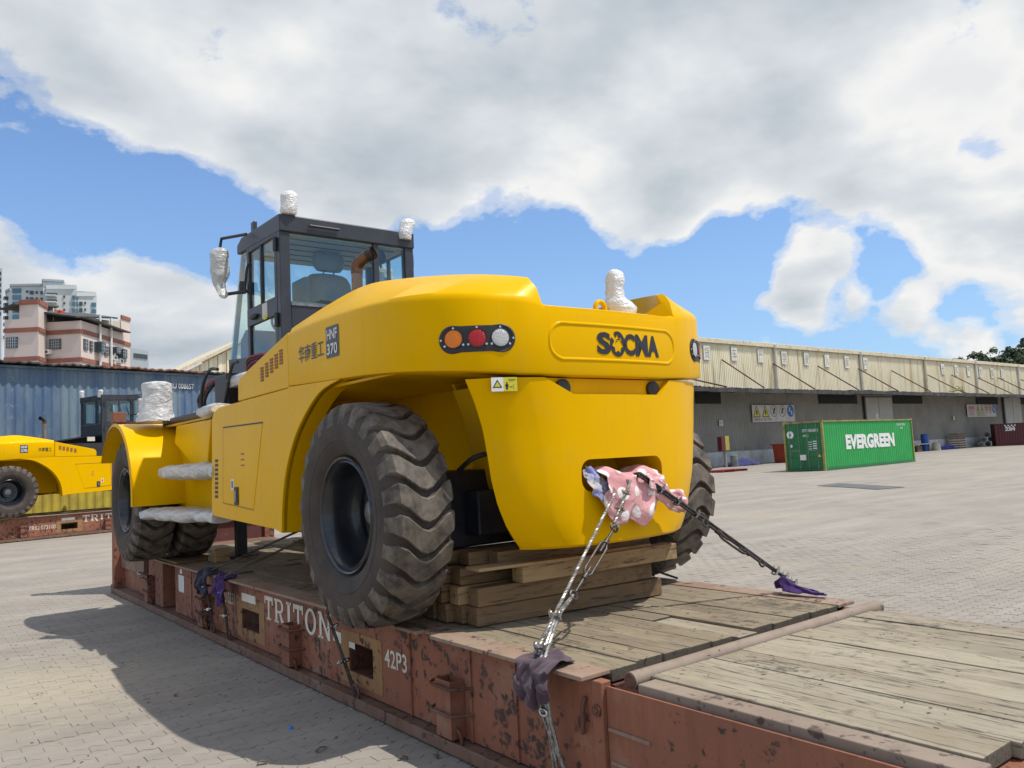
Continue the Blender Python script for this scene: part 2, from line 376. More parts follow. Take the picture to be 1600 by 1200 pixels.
# ground
def groundmat(name, joint=False, fine=True):
    t, p = mat(name, (.4, .38, .34), .9); v = coords(t, 'World')
    big = t.noise(v, .16, 5, .6); mid = t.noise(v, 1.1, 6, .65); fin = t.noise(v, 30, 5, .7); str_ = t.noise(t.map(v, scale=(.12, .9, 1), rot=(0, 0, R(12))), 1.4, 6, .6)
    c = t.mix(t.ramp(mid, [(.35, 0), (.65, 1)]), (.31, .272, .225), (.25, .222, .188))
    c = t.mix(t.ramp(str_, [(.42, 0), (.64, .7)]), c, (.375, .335, .285))
    sand = t.ramp(t.math('ADD', t.math('MULTIPLY', big, .65), t.math('MULTIPLY', mid, .35)), [(.50, 0), (.62, 1)])
    c = t.mix(t.math('MULTIPLY', sand, .6), c, (.375, .322, .24))
    gd = t.n('ShaderNodeVectorMath', operation='DISTANCE'); t.l(v, gd.inputs[0]); gd.inputs[1].default_value = (-2.0, 4.9, 0)
    drift = t.ramp(t.math('ADD', t.math('MULTIPLY', gd.outputs['Value'], .3), t.math('MULTIPLY', t.noise(v, .9, 6, .65), .7)), [(.50, .9), (.86, 0)])
    c = t.mix(drift, c, (.40, .345, .255))
    if not joint:
        oi = t.n('ShaderNodeObjectInfo'); c = t.mix(t.math('MULTIPLY', t.math('SUBTRACT', oi.outputs['Random'], .0), .12), c, (.20, .19, .18))
        c = t.mix(t.ramp(fin, [(.62, 0), (.75, .6)]), c, (.16, .15, .14))
    else:
        br = t.n('ShaderNodeTexBrick'); br.inputs['Scale'].default_value = 4.4; br.inputs['Mortar Size'].default_value = .035; br.inputs['Mortar Smooth'].default_value = .6
        br.inputs['Brick Width'].default_value = 1.0; br.inputs['Row Height'].default_value = .5
        wv = t.n('ShaderNodeVectorMath', operation='ADD'); nz = t.n('ShaderNodeTexNoise'); nz.inputs['Scale'].default_value = 9; t.l(v, nz.inputs['Vector'])
        ms = t.n('ShaderNodeVectorMath', operation='SCALE'); t.l(nz.outputs['Color'], ms.inputs[0]); ms.inputs['Scale'].default_value = .06; t.l(v, wv.inputs[0]); t.l(ms.outputs[0], wv.inputs[1])
        t.l(wv.outputs[0], br.inputs['Vector'])
        keep = t.ramp(t.noise(v, .55, 5, .65), [(.42, 0), (.62, 1)])
        c = t.mix(t.math('MULTIPLY', t.math('MULTIPLY', br.outputs['Fac'], keep), .8), c, (.11, .10, .09))
        c = t.mix(t.ramp(fin, [(.64, 0), (.75, .5)]), c, (.16, .15, .14))
    c = t.mix(t.ramp(t.noise(v, 6.5, 3, .5), [(.4, 0), (.65, .22)]), c, (.22, .20, .175)); stn = t.ramp(t.noise(t.map(v, loc=(7, 3, 0)), .8, 7, .7), [(.60, 0), (.70, .5)]); c = t.mix(stn, c, (.15, .135, .12))
    t.l(c, p.inputs['Base Color']); bump(t, p, t.math('ADD', fin, mid), .35, .01)
groundmat('ground', True); groundmat('paver')
t, p = mat('jointsand', (.14, .125, .105), .95); v = coords(t, 'World')
big = t.noise(v, .16, 5, .6); mid = t.noise(v, 1.1, 6, .65)
sand = t.ramp(t.math('ADD', t.math('MULTIPLY', t.noise(v, 2.6, 6, .7), .65), t.math('MULTIPLY', big, .35)), [(.40, 0), (.54, 1)])
gd = t.n('ShaderNodeVectorMath', operation='DISTANCE'); t.l(v, gd.inputs[0]); gd.inputs[1].default_value = (-2.0, 4.9, 0)
drift = t.ramp(t.math('ADD', t.math('MULTIPLY', gd.outputs['Value'], .3), t.math('MULTIPLY', t.noise(v, .9, 6, .65), .7)), [(.50, .95), (.86, 0)])
t.l(t.mix(drift, t.mix(sand, (.10, .085, .07), (.30, .26, .21)), (.40, .345, .255)), p.inputs['Base Color'])
dirty('patch', (.10, .10, .10), (.14, .14, .14), 1.5, .85)
# buildings
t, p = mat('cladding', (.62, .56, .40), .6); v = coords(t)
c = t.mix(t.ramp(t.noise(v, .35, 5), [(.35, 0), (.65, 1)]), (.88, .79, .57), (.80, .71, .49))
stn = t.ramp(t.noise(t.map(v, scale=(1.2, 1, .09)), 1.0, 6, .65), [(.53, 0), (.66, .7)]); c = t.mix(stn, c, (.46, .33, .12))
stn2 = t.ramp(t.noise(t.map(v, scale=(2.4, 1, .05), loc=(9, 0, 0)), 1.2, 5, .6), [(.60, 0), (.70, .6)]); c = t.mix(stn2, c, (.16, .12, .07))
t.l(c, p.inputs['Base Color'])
dirty('claddinggreyshade', (.29, .275, .245), (.23, .22, .19), .5, .7); dirty('basewhite', (.62, .62, .60), (.45, .44, .42), 1.2, .8)
ruststeel('trim', (.72, .64, .46), (.66, .58, .40), (.16, .06, .03), .575); dirty('downpipe', (.70, .67, .58), (.55, .40, .18), 1.2, .6, lo=.5, hi=.75)
dirty('louvre', (.02, .019, .018), (.03, .028, .026), 2, .8); dirty('canopy', (.03, .031, .03), (.085, .078, .07), 1.2, .85)
dirty('doorgrey', (.42, .41, .38), (.36, .35, .32), .8, .6); dirty('greenpaint', (.022, .37, .075), (.02, .30, .06), 1.2, .5, lo=.3, hi=.7)
dirty('greendoor', (.012, .165, .045), (.012, .13, .04), 1.2, .5); dirty('olive', (.32, .30, .08), (.2, .14, .05), 3, .6)
t, p = mat('bluecont', (.06, .13, .26), .6); v = coords(t); n_ = t.noise(t.map(v, scale=(1, 1, .25)), 1.3, 6, .65)
c = t.mix(t.ramp(n_, [(.38, 0), (.62, 1)]), (.075, .135, .235), (.17, .235, .285)); c = t.mix(t.ramp(t.noise(v, 3.5, 6, .7), [(.60, 0), (.70, .8)]), c, (.30, .34, .34)); t.l(c, p.inputs['Base Color'])
dirty('yellowcont', (.62, .50, .07), (.45, .36, .08), 2.2, .6); dirty('maroon', (.10, .018, .022), (.085, .02, .02), 1.2, .55)
dirty('pinkwall', (.68, .575, .51), (.62, .52, .46), .25, .85); dirty('creamwall', (.62, .55, .42), (.55, .48, .36), .25, .85); dirty('brickred', (.32, .12, .08), (.26, .10, .07), 1, .8)
dirty('towerwall', (.58, .61, .60), (.52, .55, .54), .1, .8); dirty('greywall', (.36, .40, .42), (.32, .36, .38), .1, .8); dirty('roofdark', (.05, .05, .05), (.09, .085, .08), .6, .8)
dirty('sheet', (.035, .035, .035), (.10, .08, .07), 1.5, .7); dirty('sheetrust', (.24, .12, .08), (.16, .08, .06), 2, .8)
mat('flagred', (.75, .04, .02), .7); mat('flagyellow', (.85, .6, .05), .7)
mat('signyellow', (.62, .56, .03), .6); mat('signblue', (.02, .13, .42), .6); mat('signred', (.5, .05, .05), .6); dirty('signpaper', (.62, .60, .56), (.5, .48, .45), 2, .7); mat('signgrey', (.28, .27, .25), .8)
mat('signpink', (.55, .38, .38), .7); dirty('boardwhite', (.74, .72, .64), (.64, .58, .45), 1.5, .7)
dirty('drumblue', (.02, .09, .38), (.02, .07, .28), 4, .45); dirty('binorange', (.42, .06, .025), (.3, .045, .02), 2, .7); dirty('palletred', (.28, .015, .02), (.2, .012, .015), 4, .6)
dirty('boxyellow', (.42, .36, .05), (.3, .26, .06), 6, .6); dirty('boxmaroon', (.12, .015, .02), (.1, .015, .018), 4, .6); dirty('coneorange', (.55, .10, .02), (.4, .08, .02), 4, .6)
dirty('pipegrey', (.16, .19, .17), (.26, .28, .25), 3, .6); dirty('cratebrown', (.13, .09, .05), (.09, .06, .04), 3, .8)
t, p = mat('leaf', (.05, .08, .03), .7); v = coords(t); t.l(t.mix(t.ramp(t.noise(v, .09, 4), [(.35, 0), (.65, 1)]), (.035, .062, .028), (.075, .105, .045)), p.inputs['Base Color'])
dirty('hillsoil', (.05, .06, .035), (.07, .075, .04), .05, .9); dirty('seatgrey', (.17, .18, .185), (.22, .23, .235), 8, .6); dirty('liner', (.45, .47, .45), (.38, .4, .38), 4, .7)
mat('bottlecap', (.02, .22, .75), .4); dirty('litter', (.16, .10, .055), (.08, .05, .03), 30, .9); dirty('wirered', (.3, .02, .025), (.2, .02, .02), 9, .5)
t, p = mat('rope', (.42, .41, .38), .42, .75); t.l(t.mix(t.ramp(t.noise(coords(t), 30, 4), [(.4, 0), (.65, 1)]), (.36, .35, .33), (.20, .185, .16)), p.inputs['Base Color'])

# ================================================================== GROUND
H = .665
g = MB(); g.add([(-900, -400, -.008), (900, -400, -.008), (900, 1300, -.008), (-900, 1300, -.008)], [[0, 1, 2, 3]])
ground = tag(g.build('ground', 'ground', fix=False), kind='structure')
ORG[ground] = Vector((0, 0, 0))
# bedding sheet under the built pavers (it fills their joints)
def paver_poly(L=.225, W=.1125, a=.017, inset=.0):
    xs = [-.5, -.375, -.125, .125, .375, .5]; z = [0, 1, -1, 1, -1, 0]
    top = [(x*L, W/2+a*k) for x, k in zip(xs, z)]; bot = [(x*L, -W/2+a*k) for x, k in zip(xs, z)]
    return bot+top[::-1]
def inset(poly, d):
    n = len(poly); out = []
    for i in range(n):
        p0, p1, p2 = Vector(poly[i-1]), Vector(poly[i]), Vector(poly[(i+1) % n])
        e1 = (p1-p0).normalized(); e2 = (p2-p1).normalized(); n1 = Vector((-e1.y, e1.x)); n2 = Vector((-e2.y, e2.x))
        b = (n1+n2); b = b/max(b.length_squared, .5)*2; out.append(tuple(p1+b*d/1.0*.5*1.0))
    return out
PP = paver_poly(); P_out = inset(PP, .0022); P_top = inset(PP, .0052)
def paver_geo(mb, cx, cy, dz, rot, tx, ty):
    c, s = math.cos(rot), math.sin(rot)
    def tr(p, z): return (cx+p[0]*c-p[1]*s, cy+p[0]*s+p[1]*c, z+dz+p[0]*tx+p[1]*ty)
    n = len(PP); mb.add([tr(p, -.03) for p in P_out]+[tr(p, -.004) for p in P_out]+[tr(p, 0) for p in P_top],
           [[i, (i+1) % n, n+(i+1) % n, n+i] for i in range(n)]+[[n+i, n+(i+1) % n, 2*n+(i+1) % n, 2*n+i] for i in range(n)]+[list(range(2*n, 3*n))])
mbp = MB(); paver_geo(mbp, 0, 0, 0, 0, 0, 0); me_p = None
cells = []
def inframe(p, m=60):
    d = Vector(p)-CP; z = d.dot(_f)
    if z < .3: return None
    x = 800+F*d.dot(CR)/z; y = 600-F*d.dot(CU)/z
    return (x, y, z) if -m < x < 1600+m and -m < y < 1200+m else None
beds = [(-6.3, .45, -1.0, 15.0), (2.3, 17.0, -3.0, 15.0)]
for (x0, x1, y0, y1) in beds:
    for j in range(int((y1-y0)/.1125)):
        for i in range(int((x1-x0)/.225)+1):
            cx = x0+(i+(.5 if j % 2 else 0))*.225; cy = y0+j*.1125
            q = inframe((cx, cy, 0), 700)
            if q is None: continue
            if x0 < 0 and q[2] > 13: continue
            if x0 > 0 and q[2] > 14.5: continue
            cells.append((q[2], cx, cy))
cells.sort()
near = []
for d, cx, cy in cells:
    # hidden under / behind the loaded rack: skip as picks
    if .42 < cx < 2.0: continue
    near.append((d, cx, cy))
picks = set(id(c) for c in [n for n in near if n[1] < -.10 and inframe((n[1], n[2], 0), 0)][:230])
right = [n for n in near if n[1] > 3.2]
def vis_right(n):
    q = inframe((n[1], n[2], 0), 0)
    if q is None: return False
    x, y, z = q; return (x > 1345 and y < 985-(1600-x)*.14) or (x > 1110 and y < 905)
picks |= set(id(c) for c in [n for n in right if vis_right(n)][:68])
stuff = MB(); first = None
for n_ in near:
    d, cx, cy = n_; dz = random.uniform(-.002, .002); rt = random.uniform(-.012, .012); tx, ty = random.uniform(-.012, .012), random.uniform(-.02, .02)
    if id(n_) in picks:
        if first is None:
            first = mbp.build('paver', 'paver', ground); o = first
        else:
            o = first.copy(); col.objects.link(o)
        o.location = (cx, cy, dz); o.rotation_euler = (ty, -tx, rt)
    else: paver_geo(stuff, cx, cy, dz, rt, tx, ty)
tag(stuff.build('far_pavers', 'paver', ground, fix=False), kind='stuff')
jm = MB()
for d, cx, cy in near: jm.add([(cx-.1125, cy-.075, -.0035), (cx+.1125, cy-.075, -.0035), (cx+.1125, cy+.0376, -.0035), (cx-.1125, cy+.0376, -.0035)], [[0, 1, 2, 3]])
tag(jm.build('joint_sand', 'jointsand', ground, fix=False), kind='stuff')
# dark asphalt patches in the yard
def patch_of(pts, name='asphalt_patch'):
    c = [PXZ(x, y, .0) for x, y in pts]; m_ = MB(); m_.add([(p.x, p.y, .006) for p in c], [list(range(len(c)))]); m_.build(name, 'patch', ground, fix=True)
patch_of([(1276, 759), (1310, 755), (1345, 757), (1415, 761), (1370, 765), (1330, 762)])
0 and patch_of([(1535, 768), (1570, 764), (1600, 766), (1600, 770)])

# ================================================================== FLAT RACK
RO = Vector((0, 0, 0))
rack = empty('flat_rack', RO, 'rust-red flat rack with timber deck carrying the big yellow machine in front', 'flat rack', 'flat racks carrying yellow machines')
YE, YF = 8.75, 10.28       # far hinge line and far end
YN = -1.70
W2 = 2.438
# pieces of the side web, left open at the fork pockets
pk = [(4.93, 4.47, .40, .215), (2.64, 2.27, .425, .215)]
def side(s):
    xw0, xw1 = (.09, .102) if s < 0 else (W2-.09, W2-.102)
    xo = 0 if s < 0 else W2
    sg = 1 if s < 0 else -1
    segs = []; ys = [0.02]+sorted([y for a in pk for y in (a[1], a[0])])+[7.22]
    for i in range(len(ys)-1):
        m_ = MB()
        if i % 2 == 0: m_.box((xw0, ys[i], .09), (xw1, ys[i+1], H-.02))
        else:
            a = pk[0] if abs(ys[i]-pk[0][1]) < .01 else pk[1]
            MB().box((xw0, ys[i], .09), (xw1, ys[i+1], a[3])).build('side_web', 'rackred', rack); m_.box((xw0, ys[i], a[2]), (xw1, ys[i+1], H-.02))
        m_.build('side_web', 'rackred', rack)
    MB().box((xw0+.14*sg, 7.22, .09), (xw1+.14*sg, 7.68, H-.03)).build('recess_web', 'rackred', rack)
    MB().box((xw0-.03*sg, 7.68, .09), (xw1-.03*sg, 8.02, H-.03)).build('side_web', 'rackred', rack)
    MB().box((xw0-.03*sg, 7.66, .09), (xw1+.14*sg, 7.678, H-.032)).build('recess_end', 'rackred', rack)
    # far recessed bay
    MB().box((xw0+.06*sg, 8.0, .09), (xw1+.06*sg, YF-.12, H-.08)).build('side_web', 'rackred', rack)
    for a in pk:                                             # fork pocket: doubler plate with a hole and a dark duct
        x0 = xw0-.004*sg; e = .13
        m_ = MB(); y0, y1 = a[1]-e, a[0]+e
        m_.box((x0, y0, .13), (xw0, a[1], .50)); m_.box((x0, a[0], .13), (xw0, y1, .50)); m_.box((x0, a[1], .13), (xw0, a[0], a[3])); m_.box((x0, a[1], a[2]), (xw0, a[0], .50))
        o = m_.build('fork_pocket', 'pocket', rack)
        d = MB(); xi = xw1+.5*sg
        d.box((xw1, a[1]-.01, a[3]-.01), (xi, a[1], a[2]+.01)); d.box((xw1, a[0], a[3]-.01), (xi, a[0]+.01, a[2]+.01)); d.box((xw1, a[1], a[3]-.012), (xi, a[0], a[3])); d.box((xw1, a[1], a[2]), (xi, a[0], a[2]+.012)); d.box((xi, a[1]-.01, a[3]-.01), (xi+.01*sg, a[0]+.01, a[2]+.01))
        d.build('duct', 'oldrust', o)
    # top flange, bottom rail
    m_ = MB(); m_.box((xo, .0, H-.022), (xo+.195*sg, 1.36, H)); m_.box((xo+.06*sg, 1.36, H-.022), (xo+.195*sg, 1.52, H)); m_.box((xo, 1.52, H-.022), (xo+.195*sg, YE, H))
    m_.build('top_flange', 'rackdust', rack, bevel=.004)
    m_ = MB(); m_.box((xo, -1.62, .012), (xo+.02*sg, YF, .085)); m_.box((xo+.02*sg, -1.62, .012), (xo+.2*sg, YF, .078)); m_.build('bottom_rail', 'rackdark', rack, bevel=.006)
    # vertical stiffeners / weld seams
    for y in (.62, 1.05, 1.74, 6.55): MB().box((xw0-.012*sg, y, .09), (xw0, y+.018, H-.025)).build('stiffener', 'rackred', rack)
    # stake pockets with two rod loops
    for y in (1.22, 3.62, 5.95, 8.2):
        m_ = MB(); x_o = xw0-.1*sg
        w_ = .085; t_ = .008; z0, z1 = .10, .43; xw = xw0
        m_.box((x_o, y-w_, z0), (x_o+t_*sg, y+w_, z1)); m_.box((x_o, y-w_, z0), (xw, y-w_+t_, z1)); m_.box((x_o, y+w_-t_, z0), (xw, y+w_, z1))
        o = m_.build('stake_pocket', 'rackredclean' if y < 2 else 'rackred', rack, bevel=.004)
        for z in (.245, .395):
            pts = [(xw, y-w_-.09, z+.0), (x_o-.012*sg, y-w_-.03, z), (x_o-.016*sg, y, z), (x_o-.012*sg, y+w_+.03, z), (xw-.03*sg, y+w_+.09, z), (xw, y+w_+.10, z)]
            MB().tube(catmull(pts, 4), .0095, 8).build('rod_loop', 'oldrust', o, smooth=50)
        pts = [(xo+.03*sg, y-.13, .07), (xo+.02*sg, y-.12, .15), (xo+.03*sg, y, .17), (xo+.05*sg, y+.09, .15), (xo+.06*sg, y+.13, .07)]
        MB().tube(catmull(pts, 5), .011, 8).build('lashing_ring', 'oldrust', rack, smooth=50)
side(-1); side(1)
# tray under the deck and the near end
MB().box((.2, .02, .36), (W2-.2, YF-.1, H-.075)).build('underframe', 'rackdark', rack)
# corner/hinge post where the main deck ends
for s in (-1, 1):
    X = lambda x: x if s < 0 else W2-x
    MB().box((X(.075), -.055, .09), (X(.14), .018, H-.03)).build('hinge_post', 'rackredclean', rack, bevel=.006)
    m_ = MB(); m_.cyl((X(.076), -.02, .50), (X(.062), -.02, .50), .028, 16); m_.cyl((X(.062), -.02, .50), (X(.054), -.02, .50), .014, 12); m_.build('hinge_pin', 'oldrust', rack, smooth=40)
    MB().tube([(X(.08), .07, .545), (X(.065), .075, .5), (X(.06), .07, .44), (X(.07), .09, .37)], .012, 8).build('latch', 'oldrust', rack, smooth=50)
    # web of the folded end
    MB().box((X(.10), YN+.06, .06), (X(.112), -.06, .615)).build('side_web', 'rackredclean', rack)
    m_ = MB(); m_.tube([(X(.097), -.08, .27), (X(.097), -.5, .255), (X(.097), -.56, .34)], .009, 6); m_.build('weld_bar', 'rackdust', rack)
    MB().tube([(X(.097), -.07, .42), (X(.097), -.33, .415)], .010, 6).build('weld_bar', 'rackdust', rack)
# folded near end wall: frame strips and planks
FZ = .65
MB().box((.136, YN, FZ-.05), (.255, -.235, FZ)).build('fold_frame', 'pipe', rack, bevel=.006)
MB().box((2.235, YN, FZ-.05), (2.305, -.235, FZ)).build('fold_frame', 'pipe', rack, bevel=.006)
m_ = MB(); m_.box((.14, YN-.05, .05), (2.3, YN+.08, FZ-.06)); m_.build('end_sill', 'rackred', rack)
MB().box((.26, YN+.08, FZ-.075), (2.23, -.2, FZ-.055)).build('fold_panel', 'oldrust', rack)
pl = [.262]; wds = [.225, .215, .22, .205, .215, .20, .215, .21, .24]
x = .262
for i, wd in enumerate(wds):
    x1 = min(x+wd, 2.228); z = random.uniform(-.004, .003)
    m_ = MB(); m_.box((x, YN+(.0 if i else .03), FZ-.052+z), (x1, -.21+random.uniform(-.01, .01), FZ+.004+z)); m_.build('fold_plank', 'foldwood', rack, bevel=.004); x = x1+.008
a, b = PXZ(972, 1062, FZ), PXZ(1362, 957, FZ)
yp = -.155
MB().tube([(.17+k*(2.27/14), yp-.002*math.sin(k), FZ-.008) for k in range(15)], .041, 20).build('top_rail_pipe', 'pipe', rack, smooth=50)
MB().tube([(.166, yp, FZ-.008), (.18, yp, FZ-.008)], .035, 16).build('pipe_mouth', 'oldrust', rack, smooth=40)
# main deck planks
x = .203; i = 0; ends = [0, .012, .0, .008, -.004, .03, .006, .0, .014, .0, .004]
while x < 2.225:
    x1 = min(x+random.choice([.176, .188, .195, .182]), 2.233); z = random.uniform(-.005, .004); e = ends[i % 11]
    if i == 5:
        MB().box((x, .62, H-.06+z), (x1, YE, H+z)).build('deck_plank', 'deckwood', rack, bevel=.004)
        MB().box((x+.004, -.035, H-.055), (x1-.004, .61, H-.012)).build('deck_plank', 'foldwood', rack, bevel=.004)
    else:
        cut = random.uniform(3.6, 6.2)
        MB().box((x, e, H-.06+z), (x1, cut, H+z)).build('deck_plank', 'deckwood', rack, bevel=.004)
        MB().box((x, cut+.006, H-.06-z), (x1, YE, H-z)).build('deck_plank', 'deckwood', rack, bevel=.004)
    x = x1+random.uniform(.006, .012); i += 1
# dark gap beam under the plank ends
MB().box((.2, -.02, .30), (W2-.2, .03, H-.075)).build('end_beam', 'oldrust', rack)
# far end: lower bay deck and upright end wall
MB().box((.1, YE+.02, .38), (W2-.1, YF-.1, H-.07)).build('far_bay', 'rackdark', rack)
for s in (-1, 1):
    X = lambda x: x if s < 0 else W2-x
    MB().box((X(.01), YF-.15, .02), (X(.17), YF, 2.62)).build('end_post', 'rackred', rack, bevel=.008)
    MB().box((X(.0), YF-.17, 2.50), (X(.18), YF+.01, 2.66)).build('corner_casting', 'rackred', rack, bevel=.008)
    MB().box((X(-.005), YF-.17, .0), (X(.18), YF+.012, .13)).build('corner_casting', 'rackdark', rack, bevel=.008)
MB().box((.17, YF-.1, .4), (W2-.17, YF-.05, 2.52)).build('end_panel', 'darkred', rack)
for z in (.9, 1.45, 2.0, 2.42): MB().box((.17, YF-.14, z), (W2-.17, YF-.1, z+.09)).build('end_rib', 'darkred', rack)
# ---- slab-serif lettering TRITON
SER = {'T': [(0, .82, 1, 1), (0, .66, .12, .82), (.88, .66, 1, .82), (.40, .1, .60, .82), (.24, 0, .76, .1)],
       'I': [(.3, 0, .7, 1), (.1, 0, .9, .1), (.1, .9, .9, 1)]}
def letter(mb, ch, fn, x0, wd):
    def rect(a, b, c, d): mb.add([fn(x0+a*wd, b), fn(x0+c*wd, b), fn(x0+c*wd, d), fn(x0+a*wd, d)], [[0, 1, 2, 3]])
    def ringy(cx, cy, rx, ry, tx, ty, a0, a1, n=14):
        for k in range(n):
            a, b = R(a0+(a1-a0)*k/n), R(a0+(a1-a0)*(k+1)/n)
            P = lambda an, ix, iy: fn(x0+(cx+(rx-ix)*math.cos(an))*wd, cy+(ry-iy)*math.sin(an))
            mb.add([P(a, 0, 0), P(b, 0, 0), P(b, tx, ty), P(a, tx, ty)], [[0, 1, 2, 3]])
    if ch in SER:
        for r_ in SER[ch]: rect(*r_)
    elif ch == 'O': ringy(.5, .5, .48, .51, .2, .11, 0, 360, 28)
    elif ch == 'R':
        rect(.1, 0, .3, 1); rect(0, 0, .42, .1); rect(0, .9, .1, 1); rect(.3, .9, .55, 1); rect(.3, .42, .55, .52); ringy(.55, .71, .36, .29, .19, .10, -90, 90, 12)
        mb.add([fn(x0+.48*wd, .42), fn(x0+.66*wd, .46), fn(x0+.95*wd, .08), fn(x0+1.0*wd, 0), fn(x0+.72*wd, 0)], [[0, 4, 3, 2, 1]])
    elif ch == 'N':
        rect(.1, 0, .26, 1); rect(.74, 0, .9, 1); rect(0, 0, .38, .1); rect(0, .9, .1, 1); rect(.62, .9, .74, 1); rect(.9, .9, 1, 1)
        mb.add([fn(x0+.26*wd, 1), fn(x0+.26*wd, .74), fn(x0+.74*wd, 0), fn(x0+.74*wd, .26)], [[0, 1, 2, 3]])
yt0, yt1 = 4.33, 2.55
xs_ = .09-.003
widths = [('T', .17), ('R', .19), ('I', .11), ('T', .17), ('O', .19), ('N', .2)]; tot = sum(w_ for _, w_ in widths)+.025*5; sc = (yt0-yt1-.42)/tot
fnT = lambda u, v: Vector((xs_, yt0-u, .375+v*.205))
cur = 0
for ch, w_ in widths:
    m_ = MB(); letter(m_, ch, fnT, cur*sc, w_*sc); m_.build('letter', 'wornwhite', rack, fix=False); cur += w_+.03
MB().add([fnT(cur*sc+.0, .08), fnT(cur*sc+.36, .02), fnT(cur*sc+.36, .42), fnT(cur*sc+.0, .46)], [[0, 1, 2, 3]]).build('white_bar', 'wornwhite', rack, fix=False)
MB().add([(xs_-.003, 4.92, .545), (xs_-.003, 4.55, .545), (xs_-.003, 4.55, .47), (xs_-.003, 4.92, .47)], [[0, 1, 2, 3]]).build('white_bar', 'wornwhite', rack, fix=False)
for (y0, y1, z0, z1) in ((7.08, 6.86, .34, .53), (7.02, 6.93, .55, .60)): MB().add([(xs_, y0, z0), (xs_, y1, z0), (xs_, y1, z1), (xs_, y0, z1)], [[0, 1, 2, 3]]).build('paper_label', 'white', rack, fix=False)
num = text('TRIU 0231 8', quadfn((xs_, 5.62, .40), (0, -.60, 0), (0, 0, .11)), 'serial_number', 'wornwhite', rack)
text('42P3', quadfn((xs_, 2.10, .34), (0, -.30, 0), (0, 0, .12)), 'size_code', 'wornwhite', rack, .012)

# ================================================================== THE YELLOW MACHINE
MO = Vector((1.22, 1.92, H))
mach = empty('heavy_forklift', MO, 'large yellow heavy forklift seen from its rounded rear, lashed to the near flat rack', 'forklift', 'yellow heavy forklifts on flat racks')
CX = 1.22
def mir(p): return (2*CX-p[0],)+tuple(p[1:])
PL = [(-.15, 3.06), (-.15, 2.6), (-.15, 2.1), (-.14, 1.75), (-.09, 1.4), (.03, 1.15), (.2, .98), (.45, .875), (.615, .845), (.8, .822), (1.0, .808), (1.22, .803)]
cols = [(-.15, 3.06, 2.345, 2.775, -.10, 3.06, 2.82), (-.15, 2.6, 2.325, 2.785, -.03, 2.6, 2.915), (-.15, 2.1, 2.305, 2.775, .05, 2.15, 2.985), (-.14, 1.75, 2.29, 2.765, .14, 1.8, 2.97),
        (-.09, 1.4, 2.27, 2.75, .26, 1.48, 2.94), (.03, 1.15, 2.25, 2.74, .38, 1.22, 2.905), (.2, .98, 2.235, 2.725, .49, 1.06, 2.875), (.45, .875, 2.215, 2.71, .585, .955, 2.85)]
C = catmull(cols, 5)
C += [(.585, .85, 2.213, 2.69, .600, .90, 2.78), (.605, .847, 2.211, 2.655, .608, .87, 2.672), (.64, .842, 2.21, 2.648, .64, .862, 2.66)]+[(x_, y_, 2.205, 2.644, x_, y_+.02, 2.656) for x_, y_ in ((.8, .822), (1.0, .808), (1.22, .803))]
def bandrows(c, flip):
    x, y, zb, zc, cx, cy, cz = c
    n = Vector((CX-x, 2.4-y)); 
    if y > 1.8: n = Vector((1, .0))
    n.normalize(); P = lambda d, z: (x+n.x*d, y+n.y*d, z); Q = lambda d, z: (cx+n.x*d, cy+n.y*d, z)
    low = cz < 2.7
    r = [P(.52, zb+.015), P(.03, zb), P(.006, zb+.008), P(0, zb+.028), P(0, (zb+zc)/2), P(0, zc-.05), P(.006, zc-.02), P(.02, zc+.004) if not low else P(.008, zc), Q(-.012, cz-.01), Q(.012, cz), Q(.05, cz-.004) if not low else Q(.30, cz-.01), Q(.06, 2.52) if not low else Q(.32, 2.52)]
    return [mir(p) for p in r] if flip else r
rows = [bandrows(c, False) for c in C]+[bandrows(c, True) for c in C[:-1][::-1]]
band = MB().loft(rows, cap0=False).build('upper_counterweight', 'yellow', mach, smooth=32)
# front closing faces of the band
for fl in (False, True):
    r_ = bandrows(C[0], fl); MB().add(r_, [list(range(len(r_)))]).build('band_end', 'yellow', mach)
PATH = [(c[0], c[1]) for c in C]+[mir((c[0], c[1])) for c in C[:-1][::-1]]
CUM = [0]
for a, b in zip(PATH, PATH[1:]): CUM.append(CUM[-1]+math.hypot(b[0]-a[0], b[1]-a[1]))
def on_path(t, off=0):
    t = max(0, min(CUM[-1]-1e-6, t)); i = max(k for k in range(len(CUM)-1) if CUM[k] <= t); f_ = (t-CUM[i])/max(CUM[i+1]-CUM[i], 1e-9)
    a, b = Vector(PATH[i]), Vector(PATH[i+1]); d = (b-a).normalized(); n = Vector((d.y, -d.x)); p = a+(b-a)*f_
    if n.dot(p-Vector((CX, 2.6))) < 0: n = -n
    return p+n*off
def hit(x, y):
    d = ray(x, y); best = None
    for i in range(len(PATH)-1):
        a, b = Vector(PATH[i]), Vector(PATH[i+1]); e = b-a
        den = d.x*e.y-d.y*e.x
        if abs(den) < 1e-9: continue
        q = a-CP.xy; tt = (q.x*e.y-q.y*e.x)/den; s_ = (q.x*d.y-q.y*d.x)/den
        if tt > 0 and -1e-6 <= s_ <= 1+1e-6 and (best is None or tt < best[0]): best = (tt, CUM[i]+s_*e.length, CP.z+d.z*tt)
    return best[1], best[2]
def surf(off): return lambda t, z: (lambda p: Vector((p.x, p.y, z)))(on_path(t, off))
def decal(px0, px1, name, mat_, poly=None, off=.003, thick=0.0, parent=None):
    t0, z0 = px0; t1, z1 = px1
